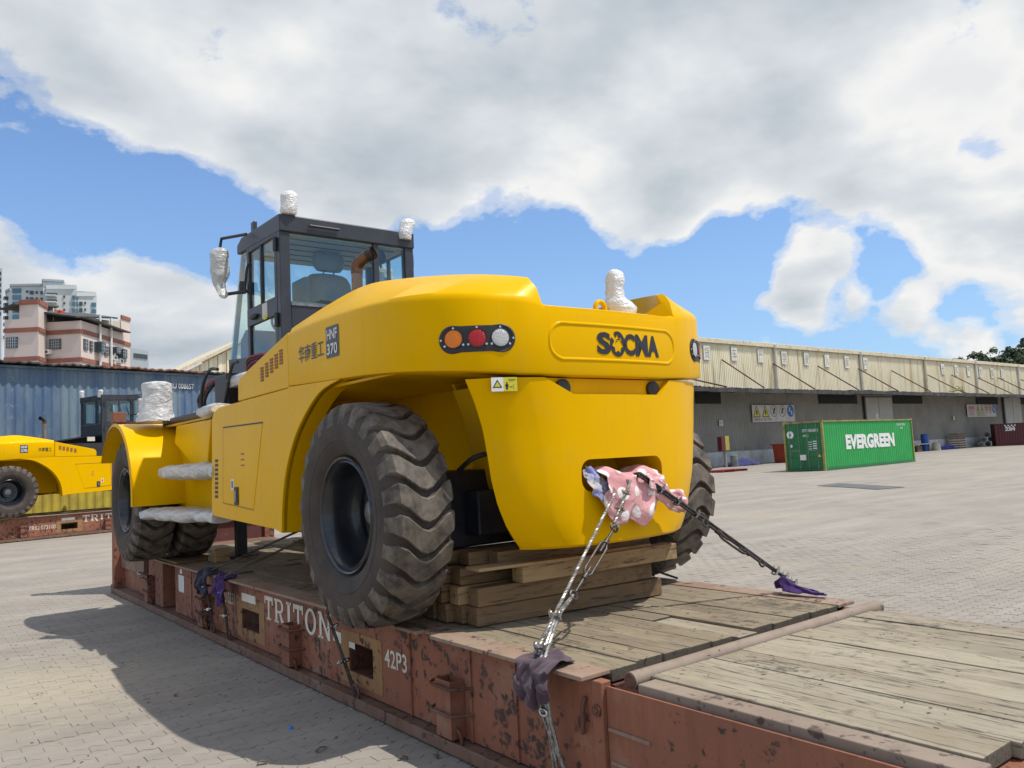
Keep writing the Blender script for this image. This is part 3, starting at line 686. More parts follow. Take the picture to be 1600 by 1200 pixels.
# -- rear light clusters (left measured in the photo, right mirrored)
tl, _ = hit(686, 530); tr_, _ = hit(805, 530); _, zt = hit(745, 507); _, zbt = hit(745, 551)
def cluster(t0, t1, z0, z1, mirror):
    T = lambda t: CUM[-1]-t if mirror else t
    tc_, zc_ = (t0+t1)/2, (z0+z1)/2; w_, h_ = t1-t0, z1-z0
    poly = stadium(tc_, zc_, w_, h_, h_*.499, 10)
    def vis(off, shrink=1.0): return lambda u, v: surf(off)(T(tc_+(u-tc_)*shrink), zc_+(v-zc_)*shrink)
    m_ = MB(); A = [vis(-.01)(*p_) for p_ in poly]; B = [vis(.004)(*p_) for p_ in poly]; Cc = [vis(.009, .95)(*p_) for p_ in poly]; D = [vis(.004, .90)(*p_) for p_ in poly]
    m_.loft([A, B, Cc, D], closed=True)
    n = len(D); half = n//2
    # filled back plate in vertical strips
    top = sorted(poly, key=lambda q: q[0]); m_.loft([[vis(.012, .90)(tc_+(k/12-.5)*w_*f2, zc_-hh) for k in range(13) for f2 in (1,)] for hh in (0,)]) if False else None
    strips = []
    for k in range(25):
        u = (k/24-.5)*w_*.999; c_ = max(0, abs(u)-(w_/2-h_/2)); hh = math.sqrt(max((h_/2)**2-c_**2, 0)); strips.append([vis(.0035, .93)(tc_+u, zc_-hh), vis(.0035, .93)(tc_+u, zc_+hh)])
    m_.loft(strips)
    o = m_.build('rear_light_cluster', 'plastic', mach, smooth=40)
    for k, (f_, lm) in enumerate(((-.305, 'lens_amber'), (0, 'lens_red'), (.30, 'lens_clear'))):
        r_ = h_*.315; c_ = tc_+f_*w_; m2 = MB(); rr = [(0, .011), (r_*.5, .0108), (r_*.85, .010), (r_, .008), (r_*1.02, .003)]
        ring = [[vis(off)(c_+r*math.cos(2*math.pi*j/28), zc_+.004+r*math.sin(2*math.pi*j/28)) for j in range(28)] for r, off in rr]
        m2.loft(ring, closed=True); m2.build('lamp_lens', lm, o, smooth=50)
        rg = [[vis(off)(c_+r*math.cos(2*math.pi*j/28), zc_+.004+r*math.sin(2*math.pi*j/28)) for j in range(28)] for r, off in ((r_*1.02, .005), (r_*1.04, .011), (r_*1.11, .011), (r_*1.13, .004))]
        MB().loft(rg, closed=True).build('lens_ring', 'plastic', o, smooth=50)
    for (u, v) in ((-.47, 0), (.47, 0), (-.30, .40), (0, .40), (.30, .40), (-.42, -.22), (-.18, -.2), (-.115, -.2), (.115, -.2), (.18, -.2), (.42, -.2)):
        c0, c1 = vis(.003)(tc_+u*w_, zc_+v*h_), vis(.010)(tc_+u*w_, zc_+v*h_); MB().cyl(c0, c1, .0075, 8).build('bolt', 'chrome', o)
cluster(tl, tr_, zbt, zt, False); cluster(tl, tr_, zbt, zt, True)
# -- maker's plate and lettering on the rear
pL, _ = hit(866, 530); pR, _ = hit(1057, 550)
tcen = CUM[-1]/2; hw = (pR-pL)/2
zp0, zp1 = 2.315, 2.545
poly = stadium(tcen, (zp0+zp1)/2, 2*hw, zp1-zp0, .105, 10)
poly = [q for a, b in zip(poly, poly[1:]+poly[:1]) for q in ([a] if math.hypot(a[0]-b[0], a[1]-b[1]) < .1 else [(a[0]+(b[0]-a[0])*k/24, a[1]+(b[1]-a[1])*k/24) for k in range(24)])]
cc = Vector((tcen, (zp0+zp1)/2)); shr = lambda p_, d: (cc.x+(p_[0]-cc.x)*(1-d/hw), cc.y+(p_[1]-cc.y)*(1-d/.115))
MB().loft([[surf(o_)(*shr(p_, d)) for p_ in poly] for d, o_ in ((-.012, -.002), (-.004, .006), (.004, .006), (.012, -.001))], closed=True).build('badge_rim', 'yellow', mach, smooth=40)
sL, zs0 = hit(933, 548); sR, zs1 = hit(1029, 553)
zb_, zt_ = 2.352, 2.50
Wd = sR-sL
def fn_logo(a, b): return lambda u, v: surf(.004)(sL+Wd*(a+(b-a)*u), zb_+(zt_-zb_)*v)
for ch, a, b in (('S', 0, .205), ('C', .405, .585), ('M', .595, .805), ('A', .80, 1.0)):
    text(ch, fn_logo(a, b), 'logo_letter', 'decalblack', mach, .045)
m_ = MB(); N = 30; oc = lambda an, r: surf(.004)(sL+Wd*(.31+.115*r*math.cos(an)), (zb_+zt_)/2+.085*r*math.sin(an))
m_.loft([[oc(R(-200+330*k/N)-.2, 1.0) for k in range(N+1)], [oc(R(-200+330*k/N)-.2, .62-.12*math.sin(k*1.3)) for k in range(N+1)]]); m_.build('logo_letter', 'decalblack', mach, fix=False)
for k in range(3):          # dark mane strokes of the emblem inside the ring
    MB().loft([[oc(R(20+k*45+a_), .50-.1*k) for a_ in (0, 25, 50)], [oc(R(20+k*45+a_), .42-.1*k) for a_ in (0, 25, 50)]]).build('logo_stroke', 'decalblack', mach, fix=False)
# -- side lettering (both sides)
def sidefn(s, y0, z0, wy, hz, off=.004):
    if s < 0: return lambda u, v: Vector((-.15-off, y0-wy*u, z0+hz*v))
    return lambda u, v: Vector((2*CX+.15+off, y0-wy+wy*u, z0+hz*v))
a1, a2 = PXX(510, 535, -.15), PXX(530, 531, -.15)
for s in (-1, 1):
    fq = sidefn(s, a1.y, 2.475, a1.y-a2.y, .225); pl_ = stadium(.5, .5, 1, 1, .07, 4)
    o = MB().add([fq(*q) for q in pl_], [list(range(len(pl_)))]).build('model_plate', 'decalgrey', mach)
    fz = sidefn(s, a1.y, 2.475, a1.y-a2.y, .225, .007)
    text('HNF', lambda u, v: fz(.1+.8*u, .57+.33*v), 'plate_text', 'white', o, .02); text('370', lambda u, v: fz(.1+.8*u, .1+.35*v), 'plate_text', 'white', o, .02)
    b1, b2 = PXX(467, 550, -.15), PXX(506, 540, -.15)
    if s > 0: continue
    text('华南重工', sidefn(s, b1.y, 2.502, b1.y-b2.y, .125), 'maker_text', 'decalblack', mach, .006)
text('华南重工', sidefn(1, 2.99, 2.502, .36, .115), 'maker_text', 'decalblack', mach, .006)

# -- lower counterweight block with its recess and tow slot (cut out)
edge = [(719, 575), (746, 630), (760.6, 670), (769, 716), (773.6, 747.5), (783.6, 790.6), (798, 825), (824, 864)]
sub = [p_ for p_ in PATH if p_[1] < 1.085]
def ksc(x, y):                    # width factor at the arch edge seen in the photo
    e = Vector(sub[0]); d = ray(x, y)
    tt = (e.y-CP.y)/d.y; X_ = CP.x+d.x*tt; return (CX-X_)/(CX-e.x), CP.z+d.z*tt
ke = sorted([ksc(*q)[::-1] for q in edge])
edger = [(1084, 600), (1086.5, 660), (1086, 700), (1084, 735), (1074, 790.6), (1068, 816), (1057, 831)]
def kscr(x, y):
    e = Vector(sub[-1]); d = ray(x, y); tt = (e.y-CP.y)/d.y; return CP.z+d.z*tt, (CP.x+d.x*tt-CX)/(e.x-CX)
ker = sorted([kscr(*q) for q in edger])
def kz(z, ke=ke):
    if z <= ke[0][0]: return ke[0][1]
    for (z0, k0), (z1, k1) in zip(ke, ke[1:]):
        if z <= z1: return k0+(k1-k0)*(z-z0)/(z1-z0)
    return ke[-1][1]
zs = [1.135, 1.15]+[1.15+(2.20-1.15)*k/22 for k in range(1, 23)]
rows = []
for i, z in enumerate(zs):
    k = (kz(z)+kz(z, ker))/2; off = .012+(.02 if i == 0 else 0)
    kl, kr = .6*kz(z)+.4*k, .6*kz(z, ker)+.4*k
    front = [(CX+(x_-CX)*(kl if x_ < CX else kr), y_+off, z) for x_, y_ in sub]
    xl = front[0][0]; xr = front[-1][0]
    rows.append(front+[(xr-.06, 1.115+off, z), (xr-.36, 1.15+off, z), (xr-.38, 1.80, z), (xl+.38, 1.80, z), (xl+.36, 1.15+off, z), (xl+.06, 1.115+off, z)])
lower = MB().loft(rows, closed=True, cap0=True, cap1=True).build('lower_counterweight', 'yellow', mach)
trap = [(.60, 2.30), (1.84, 2.30), (1.84, 2.205), (1.70, 2.085), (.74, 2.085), (.60, 2.205)]
trap = [(.50, 2.30), (1.83, 2.30), (1.80, 2.21), (1.64, 2.085), (.79, 2.085), (.52, 2.21)]
c1 = MB().prism(trap, lambda a, b: (a, .5, b), lambda a, b: (CX+(a-CX)*.93, .895, b+.01))
sp = stadium(1.215, 1.575, .765, .205, .075, 6)
c2 = MB().prism(sp, lambda a, b: (a, .5, b), lambda a, b: (CX+(a-CX)*.93, 1.25, b))
bool_cut(lower, [c1, c2])
lower.data.shade_smooth(); lower.data.set_sharp_from_angle(angle=R(30))
if not lower.data.materials: lower.data.materials.append(M['yellow'])
bv = lower.modifiers.new('bevel', 'BEVEL'); bv.width = .008; bv.segments = 2; bv.limit_method = 'ANGLE'; bv.angle_limit = R(45)
for x_, rr in ((.765, .058), (1.60, .058)):
    MB().lathe([(0, -.004), (rr*.9, -.004), (rr, 0), (rr, .05)], (x_, .872, 2.135), 'y', 28).build('round_port', 'plastic', mach, smooth=40)
# warning stickers
t0, z1_ = hit(767, 580); t1, z0_ = hit(809, 606)
def stick(t0, t1, z0, z1, mt, off): return MB().add([surf(off)(t0+(t1-t0)*u, z) for z in (z0, z1) for u in (0, .5, 1)], [[0, 1, 4, 3], [1, 2, 5, 4]]).build('warning_sticker', mt, mach, fix=False)
zz0, zz1 = 2.115, 2.20; tm = t0+(t1-t0)*.46
s1 = stick(t0, tm, zz0, zz1, 'white', -.006); s2 = stick(tm, t1, zz0, zz1, 'signyellow', -.006)
tri = lambda c, z, w_, h_, mt, o_, par: MB().add([surf(o_)(c-w_/2, z), surf(o_)(c+w_/2, z), surf(o_)(c, z+h_)], [[0, 1, 2]]).build('sticker_mark', mt, par, fix=False)
cm = (t0+tm)/2; tri(cm, zz0+.022, .062, .05, 'decalblack', -.005, s1); tri(cm, zz0+.028, .04, .032, 'signyellow', -.004, s1)
c_ = tm+(t1-tm)*.25
for (u0, u1, v0, v1) in ((.18, .32, .12, .5), (.14, .36, .33, .5), (.2, .3, .53, .64), (.42, .66, .28, .33), (.72, .74, .1, .5), (.36, .9, .84, .87), (.36, .9, .78, .8), (.4, .8, .72, .74)):
    MB().add([surf(-.005)(tm+(t1-tm)*a, zz0+(zz1-zz0)*b) for a, b in ((u0, v0), (u1, v0), (u1, v1), (u0, v1))], [[0, 1, 2, 3]]).build('sticker_mark', 'decalblack', s2, fix=False)

# -- side panels, vents, doors, wheel-arch liners
XS = -.15
P2 = lambda x, y: (lambda q: (q.y, q.z))(PXX(x, y, XS))
arch = catmull([P2(440, 833), P2(441, 790), P2(446, 740), P2(458, 690), P2(476, 648), P2(500, 612), P2(532, 592)], 5)
outline = [P2(331, 800), P2(336, 806), P2(430, 827)]+arch+[(2.32, 2.318), (3.06, 2.345), P2(449, 607), P2(352, 634), P2(342, 637), P2(334, 644), P2(331, 656)]
yfr = outline[0][0]
outline = [(yfr if abs(a-yfr) < .15 and b < 2.2 else a, b) for a, b in outline]
vent_out = [P2(449, 606), P2(449, 519), P2(374, 590), P2(371, 600), P2(371, 627)]
vent_out = [(3.075, b) if i < 2 else (a, b) for i, (a, b) in enumerate(vent_out)]
slopetop = vent_out
def sidepart(s):
    MX = (lambda x: x) if s < 0 else (lambda x: 2*CX-x)
    pn = MB().prism(outline, lambda a, b: (MX(XS), a, b), lambda a, b: (MX(XS+.05), a, b)).build('side_panel', 'yellow', mach, bevel=.012)
    MB().prism(vent_out, lambda a, b: (MX(XS+.004), a, b), lambda a, b: (MX(XS+.06), a, b)).build('vent_panel', 'yellow', mach, bevel=.010)
    # body behind the panels up to the hood
    ve = sorted(vent_out[1:3])
    MB().loft([[(MX(XS+.03), 3.08, 2.74), (MX(XS+.03), 4.15, 2.49)], [(MX(.45), 3.08, 2.76), (MX(.45), 4.15, 2.5)]]).build('shoulder_top', 'yellow', mach)
    MB().box((MX(XS+.04), 4.3, 1.5), (MX(.4), yfr-.01, 2.28)).build('tank_body', 'yellow', mach, bevel=.01)
    MB().box((MX(.36), 3.0, 2.28), (MX(.40), 4.66, 2.74)).build('hood_side', 'hoodblack', mach)
    # slats of the oblique vents
    for k in range(5):
        (ya, za), (yb, zb2) = P2(408+k*7.4, 597-k*6.6), P2(410+k*7.4, 573-k*6.9)
        yc = (ya+yb)/2
        m_ = MB()
        for q in range(5):
            zq = za+(zb2-za)*(q+.2)/5; m_.box((MX(XS-.001), yc-.032, zq), (MX(XS+.006), yc+.032, zq+.018))
        m_.build('vent_slot', 'brownmark', mach)
    # door with gap line, hinge shadow painted as a black bar on top, lock, labels
    dp = [P2(349, 668), P2(411, 660), P2(397, 797), P2(349, 786)]
    for i in range(4):
        a, b = dp[i], dp[(i+1) % 4]
        if i == 1: continue
        MB().bar((MX(XS-.001), a[0], a[1]), (MX(XS-.001), b[0], b[1]), .004, .012 if i == 0 else .006, up=(0, 0, 1) if i % 2 == 0 else (0, 1, 0)).build('door_gap_shadow', 'brownmark' if i else 'black', pn)
    din = [(lambda c: (c[0]+(p_[0]-c[0])*.985, c[1]+(p_[1]-c[1])*.975))((sum(q[0] for q in dp)/4, sum(q[1] for q in dp)/4)) for p_ in dp]
    dr = MB().prism(din, lambda a, b: (MX(XS-.005), a, b), lambda a, b: (MX(XS+.01), a, b)).build('access_door', 'yellow', pn, bevel=.004)
    l0, l1 = P2(366, 763), P2(374, 788); MB().box((MX(XS-.012), l0[0], l1[1]), (MX(XS-.004), l1[0], l0[1])).build('door_lock', 'black', dr, bevel=.003) if False else None
    ly, lz = P2(371, 775); k = MB().box((MX(XS-.016), ly-.05, lz-.08), (MX(XS-.004), ly+.05, lz+.08)).build('door_lock', 'black', pn, bevel=.006)
    MB().box((MX(XS-.022), ly-.02, lz-.05), (MX(XS-.016), ly+.02, lz+.05)).build('lock_lever', 'steel', k)
    ly, lz = P2(364, 757); MB().box((MX(XS-.007), ly-.035, lz-.05), (MX(XS-.004), ly+.035, lz+.05)).build('white_label', 'white', pn)
    MB().box((MX(XS-.0085), ly-.015, lz-.03), (MX(XS-.007), ly+.015, lz+.03)).build('label_mark', 'black', pn)
    ly, lz = P2(380, 718)
    for q in range(3): MB().bar((MX(XS-.006), ly+.04, lz+.05-q*.05), (MX(XS-.006), ly-.04, lz+.05-q*.05), .003, .012).build('label_mark', 'brownmark', pn)
    for q in range(9):
        ly, lz = P2(338.5, 720+q*7); MB().box((MX(XS-.002), ly-.045, lz-.014), (MX(XS+.002), ly+.045, lz+.014)).build('vent_slot', 'black', pn)
    # arch liner and wheel bay walls, shaped deep so the bay falls dark
    MB().loft([[(MX(XS+.02), a, b) for a, b in arch], [(MX(.02), a, b) for a, b in arch]]).build('arch_liner', 'yellow', mach, smooth=40)
    MB().box((MX(1.02), 1.30, 1.30), (MX(1.06), 3.6, 2.30)).build('bay_wall', 'yellow', mach)
    MB().box((MX(-.09), 3.56, 1.24), (MX(1.02), 3.60, 2.34)).build('bay_bulkhead', 'yellow', mach)
    MB().box((MX(-.08), 1.45, 2.275), (MX(1.04), 3.56, 2.295)).build('bay_roof', 'yellow', mach)
    for (y0, y1, zt2) in ((1.80, 1.62, 2.25),):
        MB().prism([(.55, zt2), (1.02, zt2), (1.02, 1.5), (.92, 1.5)], lambda a, b: (MX(a), y0, b), lambda a, b: (MX(a), y0+.03, b)).build('gusset', 'yellow', mach)
    # under-chamfer of the panel
    bt = [P2(336, 806), P2(430, 827), P2(440, 833)]
    MB().loft([[(MX(XS+.02), a, b) for a, b in bt], [(MX(.25), a, b-.02) for a, b in bt]]).build('under_skirt', 'yellow', mach)
sidepart(-1); sidepart(1)
# -- chassis, axles, hood
MB().box((1.07, 1.55, 1.30), (1.37, 9.0, 1.95)).build('chassis', 'yellow', mach, bevel=.02)
m_ = MB(); m_.box((.14, 1.66, 1.12), (2.30, 2.20, 1.64)); m_.cyl((.02, 1.93, 1.39), (2.42, 1.93, 1.39), .15, 20); m_.box((.5, 1.5, 1.2), (1.94, 1.66, 1.5)); m_.build('rear_axle', 'navy', mach, bevel=.015)
MB().tube(catmull([(.44, 1.62, 1.64), (.48, 1.5, 1.72), (.6, 1.44, 1.74), (.72, 1.46, 1.64)], 5), .018, 8).build('hydraulic_hose', 'plastic', mach, smooth=50)
m_ = MB(); m_.cyl((.1, 7.53, 1.47), (2.34, 7.53, 1.47), .26, 24); m_.build('front_axle', 'navy', mach, smooth=40)
hood = MB().loft([[(x_, y_, z_) for x_ in (1.08, 1.36)] for y_, z_ in ((.98, 2.56), (2.6, 2.72), (3.2, 2.80), (4.62, 3.02))]); hood.loft([[(x_, y_, z_) for y_, z_ in ((.98, 2.56), (2.6, 2.72), (3.2, 2.80), (4.62, 3.02))] for x_ in (1.08, )]+[[(1.08, y_, 2.0) for y_ in (.98, 2.6, 3.2, 4.62)]]); hood.loft([[(1.36, y_, z_) for y_, z_ in ((.98, 2.56), (2.6, 2.72), (3.2, 2.80), (4.62, 3.02))], [(1.36, y_, 2.0) for y_ in (.98, 2.6, 3.2, 4.62)]])
hood.loft([[(x_, y_, z_) for x_ in (.38, 2.06)] for y_, z_ in ((.95, 2.555), (2.4, 2.66), (3.2, 2.78), (4.62, 3.0))]); hood.build('engine_hood', 'hoodblack', mach)
for y_ in (4.45,): MB().box((2.03, 4.2, 2.80), (2.07, 4.42, 2.93)).build('hood_label', 'signpaper', mach)
# exhaust stack with cut elbow
pts = catmull([(.69, 3.5, 2.5), (.69, 3.5, 3.42), (.695, 3.48, 3.50), (.73, 3.42, 3.555), (.775, 3.35, 3.585)], 5)
ex = MB().tube(pts[:6], .050, 18).build('exhaust_pipe', 'pipe', mach, smooth=50)
MB().tube(pts[5:], [.054]*(len(pts)-6)+[.058], 18, caps=False).build('exhaust_elbow', 'exhaust', ex, smooth=50)
e1 = Vector(pts[-1]); e0 = Vector(pts[-4]); dd = (e1-e0).normalized()
MB().tube([e1-dd*.055, e1+dd*.012], .057, 18, caps=False).build('exhaust_mouth', 'black', ex, smooth=50); MB().tube([e1-dd*.05, e1-dd*.045], .052, 18).build('exhaust_dark', 'black', ex)
# lifting eye and wrapped beacon on top of the counterweight
yb = 1.0
e_ = MB(); q = PXY(937, 470, yb); e_.tube([(q.x+.045*math.cos(R(a)), yb, 2.70+.05*math.sin(R(a))) for a in range(-20, 201, 20)], .018, 8); e_.build('lifting_eye', 'yellow', mach, smooth=50)
e2 = MB(); e2.box((.9, .9, 2.5), (1.8, 1.3, 2.64)); e2.build('top_tray', 'yellow', mach)
def wrapped(name, ctr, rings, mt, parent, seed=0, amp=.012, n=18, ax=None):
    """lumpy wrapped bundle: rings are (height, rx, ry, dx, dy)"""
    rows = []; rs = []
    rings = catmull(rings, 3)
    for (h_, rx, ry, dx, dy) in rings:
        row = []
        for k in range(n):
            a = 2*math.pi*k/n; d = 1+amp/max(rx, .03)*noise.noise(Vector((math.cos(a)*2+seed, math.sin(a)*2, h_*14)))*1.6
            row.append((ctr[0]+dx+rx*math.cos(a)*d, ctr[1]+dy+ry*math.sin(a)*d, ctr[2]+h_+amp*.4*noise.noise(Vector((a*2, h_*9, seed)))))
        rows.append(row)
    return MB().loft(rows, closed=True, cap0=True, cap1=True).build(name, mt, parent, smooth=60)
q = PXY(963, 478, yb)
wrapped('wrapped_beacon', (q.x, yb, 2.655), [(0, .115, .1, .03, 0), (.05, .125, .11, .035, 0), (.095, .10, .09, .02, 0), (.125, .07, .07, 0, 0), (.18, .062, .062, -.005, 0), (.27, .062, .062, -.004, 0), (.315, .052, .05, -.002, 0), (.335, .02, .02, 0, 0)], 'bubble', mach, 3)

# -- wheels
def tyre_mesh(Ro=.735, Wd=.46, rim=.375, lugs=24, steer=0):
    hw = Wd/2; Rb = Ro-.042
    prof = [(rim, -hw*.70), (rim+.03, -hw*.86), (rim+.10, -hw*.97), (rim+.17, -hw*1.0), (rim+.24, -hw*.97), (Rb-.05, -hw*.93), (Rb-.012, -hw*.82), (Rb, -hw*.62), (Rb+.004, 0), (Rb, hw*.62), (Rb-.012, hw*.82), (Rb-.05, hw*.93), (rim+.24, hw*.97), (rim+.17, hw), (rim+.10, hw*.97), (rim+.03, hw*.86), (rim, hw*.70)]
    car = MB().lathe(prof, (0, 0, 0), 'x', 72)
    # moulded ring on the sidewall
    for sx in (-1, 1): car.lathe([(rim+.105, sx*hw*.965), (rim+.112, sx*hw*.995), (rim+.122, sx*hw*.998), (rim+.13, sx*hw*.975)], (0, 0, 0), 'x', 72)
    lug = MB(); pitch = 2*math.pi/lugs; ws = [-1.0, -.93, -.80, -.6, -.4, -.2, 0, .2, .4, .6, .80, .93, 1.0]
    for i in range(lugs):
        a0 = i*pitch; rows = []
        for wv in ws:
            ctr = a0+pitch*(.30*math.cos(wv*math.pi*1.15)) + (.0 if wv < 0 else .06*pitch*0)
            half = pitch*(.37 if abs(wv) < .7 else (.34 if abs(wv) < .9 else .26))
            ro = Ro-.018*wv*wv if abs(wv) < .85 else (Ro-.045 if abs(wv) < .97 else Ro-.135)
            ri = Rb-.02 if abs(wv) < .9 else (Rb-.06 if abs(wv) < .97 else Ro-.145)
            x = wv*hw*(.965 if abs(wv) < .97 else .985)
            row = []
            for (an, rr) in ((ctr-half*1.12, ri), (ctr-half, ro-.004), (ctr-half*.9, ro), (ctr+half*.9, ro), (ctr+half, ro-.004), (ctr+half*1.12, ri)):
                row.append((x, rr*math.cos(an), rr*math.sin(an)))
            rows.append(row)
        lug.loft(rows, cap0=True, cap1=True)
    return car, lug
car, lug = tyre_mesh()
def wheel(cx, cy, cz, s, deep=True):
    """rim as the part; tyre, tread and hub as its pieces. s=-1: outer face to -X"""
    hw = .23
    prof = [(.30, hw*.72), (.345, hw*.72), (.372, hw*.70), (.372, -hw*.66), (.380, -hw*.72), (.384, -hw*.80), (.376, -hw*.86), (.366, -hw*.84), (.358, -hw*.76), (.350, -hw*.80), (.342, -hw*.82), (.335, -hw*.76), (.325, -hw*.70), (.315, -hw*.30), (.30, 0.02), (.275, .05), (.27, .085), (.20, .10), (.0, .10)]
    rim = MB().lathe(prof, (0, 0, 0), 'x', 56).build('wheel', 'rimblack', None, smooth=35)
    ty = car.build('tyre', 'rubber', None, smooth=50); ty.parent = rim
    lg = lug.build('tread', 'tread', None); lg.parent = rim
    hb = MB().lathe([(0, -.02), (.06, -.02), (.085, -.005), (.09, .10), (.14, .10)], (0, 0, 0), 'x', 28).build('hub', 'steel' if deep else 'rimblack', None, smooth=40); hb.parent = rim
    for k in range(12):
        a = 2*math.pi*k/12; b = MB().cyl((.11, .20*math.cos(a), .20*math.sin(a)), (.065, .20*math.cos(a), .20*math.sin(a)), .014, 6).build('bolt', 'rimblack', None); b.parent = rim
    rim.parent = mach; rim.location = Vector((cx, cy, cz))-MO
    if s > 0: rim.rotation_euler = (0, 0, math.pi)
    rim.rotation_euler.x = random.uniform(0, .2)
    return rim
W0 = wheel(-.07, 1.92, 1.395, -1)
def wheel_copy(cx, cy, cz, s, rx):
    c = copy_tree(W0, mach); c.location = Vector((cx, cy, cz))-MO; c.rotation_euler = (rx, 0, math.pi if s > 0 else 0); return c
wheel_copy(2*CX-.02, 1.92, 1.395, 1, .1)
FY, FZc = 7.53, 1.425
for k, (xc, s) in enumerate(((-.19, -1), (.31, -1), (2*CX+.19, 1), (2*CX-.31, 1))):
    wheel_copy(xc, FY, FZc, s, .05*k)
# -- front fenders, steps, platform
def frontpart(s):
    MX = (lambda x: x) if s < 0 else (lambda x: 2*CX-x)
    arc = [(FY-.88*math.sin(R(a)), FZc+.02+.88*math.cos(R(a))) for a in range(-60, 100, 5)]
    o = MB(); rows = [[(MX(x_), a, b) for a, b in arc] for x_ in (-.50, .30)]; rows2 = [[(MX(x_), FY+(a-FY)*.985, FZc+(b-FZc)*.985) for a, b in arc] for x_ in (-.50, .30)]
    o.loft(rows); o.loft(rows2); o.loft([rows[0], rows2[0]]); o.build('front_fender', 'yellow', mach, smooth=40)
    MB().loft([[(MX(-.5), FY+(a-FY)*1.012, FZc+(b-FZc)*1.012) for a, b in arc], [(MX(-.512), FY+(a-FY)*.97, FZc+(b-FZc)*.97) for a, b in arc]]).build('fender_lip', 'yellow', mach, smooth=40)
    # step well walls behind the panel
    MB().box((MX(.06), 4.95, 1.28), (MX(.40), 7.0, 2.26)).build('step_wall', 'yellow', mach, bevel=.01)
    MB().prism([(5.3, 2.24), (6.55, 2.24), (6.62, 2.05), (5.5, 1.62)], lambda a, b: (MX(-.06), a, b), lambda a, b: (MX(.06), a, b)).build('step_gusset', 'yellow', mach, bevel=.01)
    MB().box((MX(.0), 5.0, 2.262), (MX(.42), 7.7, 2.285)).build('platform', 'yellow', mach)
    MB().box((MX(-.02), 5.25, 2.286), (MX(.42), 7.3, 2.36)).build('platform_mat', 'hoodblack', mach, bevel=.02)
    MB().prism([(-.15, 5.02), (.06, 5.02), (.06, 6.62), (-.36, 6.62)], lambda a, b: (MX(a), b, 1.275), lambda a, b: (MX(a), b, 1.30)).build('step_plate', 'yellow', mach)
    MB().prism([(-.13, 5.02), (.06, 5.02), (.06, 6.25), (-.18, 6.25)], lambda a, b: (MX(a), b, 1.715), lambda a, b: (MX(a), b, 1.735)).build('step_plate', 'yellow', mach)
    def cover(name, x0, x1, y0, y1, z, th, seed):
        rows = []; nx, ny = 8, 44
        for ring in range(21):
            a = 2*math.pi*ring/20; row = []
            for j in range(ny+1):
                y_ = y0+(y1-y0)*j/ny; f_ = 1-.25*(abs(j/ny-.5)*2)**4
                xo_ = -.165+(x0+.165)*min(1, (y_-y0)/(y1-y0)*1.1); xx = (xo_+x1)/2+(x1-xo_)/2*max(-1, min(1, 1.12*math.cos(a))); zz = z+th*max(-1, min(1, 1.05*math.sin(a)))*f_
                nz = noise.noise(Vector((xx*6, y_*7, seed+math.sin(a))))
                row.append((MX(xx+nz*.016), y_, zz+nz*.026-(.018 if math.sin(a) < 0 else 0)*(1+math.sin(y_*5+seed)*noise.noise(Vector((y_*3, seed, 0)))*2)))
            rows.append(row)
        rows = [list(r_) for r_ in zip(*rows)]; MB().loft(rows, closed=False, cap0=True, cap1=True).build(name, 'film', mach, smooth=60)
    cover('step_wrapping', -.42, .08, 4.98, 6.75, 1.285, .06, 1); cover('step_wrapping', -.30, .08, 4.96, 6.4, 1.73, .07, 4); cover('step_wrapping', -.12, .12, 4.95, 5.6, 2.33, .045, 8)
    # grab rails
    for (dx, y0) in ((-.05, 5.05), (.10, 5.0)):
        pts = catmull([(MX(dx), y0+.05, 2.72), (MX(dx), y0+.30, 2.74), (MX(dx), y0+.52, 2.62), (MX(dx), y0+.60, 2.42), (MX(dx), y0+.52, 2.30)] if dx < 0 else [(MX(dx), y0-.05, 2.78), (MX(dx), y0+.12, 2.76), (MX(dx), y0+.3, 2.5), (MX(dx), y0+.42, 2.3)], 6)
        MB().tube(pts, .017, 10).build('grab_rail', 'hoodblack', mach, smooth=50)
    MB().box((MX(.12), 5.35, 2.36), (MX(.4), 5.75, 2.72)).build('valve_block', 'hoodblack', mach, bevel=.02)
frontpart(-1); frontpart(1)
wrapped('wrapped_hose', (.22, 5.1, 2.56), [(0, .1, .35, 0, 0), (.05, .12, .40, 0, 0), (.10, .10, .36, 0, 0), (.13, .03, .2, 0, 0)], 'film', mach, 5)
for k in range(4): MB().tube(catmull([(.3+.05*k, 5.5, 2.5+.05*k), (.35, 5.2+.05*k, 2.78+.03*k), (.5, 4.9, 2.72+.04*k), (.6, 5.3, 2.6)], 6), .018, 8).build('control_cable', 'wirered' if k % 2 else 'plastic', mach, smooth=50)

for k in range(7):
    j = lambda: random.uniform(-5, 5)
    hp_ = [PXX(322+j(), 648, .30), PXX(316+j(), 622+j(), .26), PXX(330+j(), 600+j(), .30), PXX(350+j(), 598+j(), .36), PXX(368+j(), 618+j(), .40)]
    MB().tube(catmull([tuple(q) for q in hp_], 6), random.choice([.018, .024, .03]), 8).build('hydraulic_hose', 'wirered' if k in (1, 4) else 'plastic', mach, smooth=50)
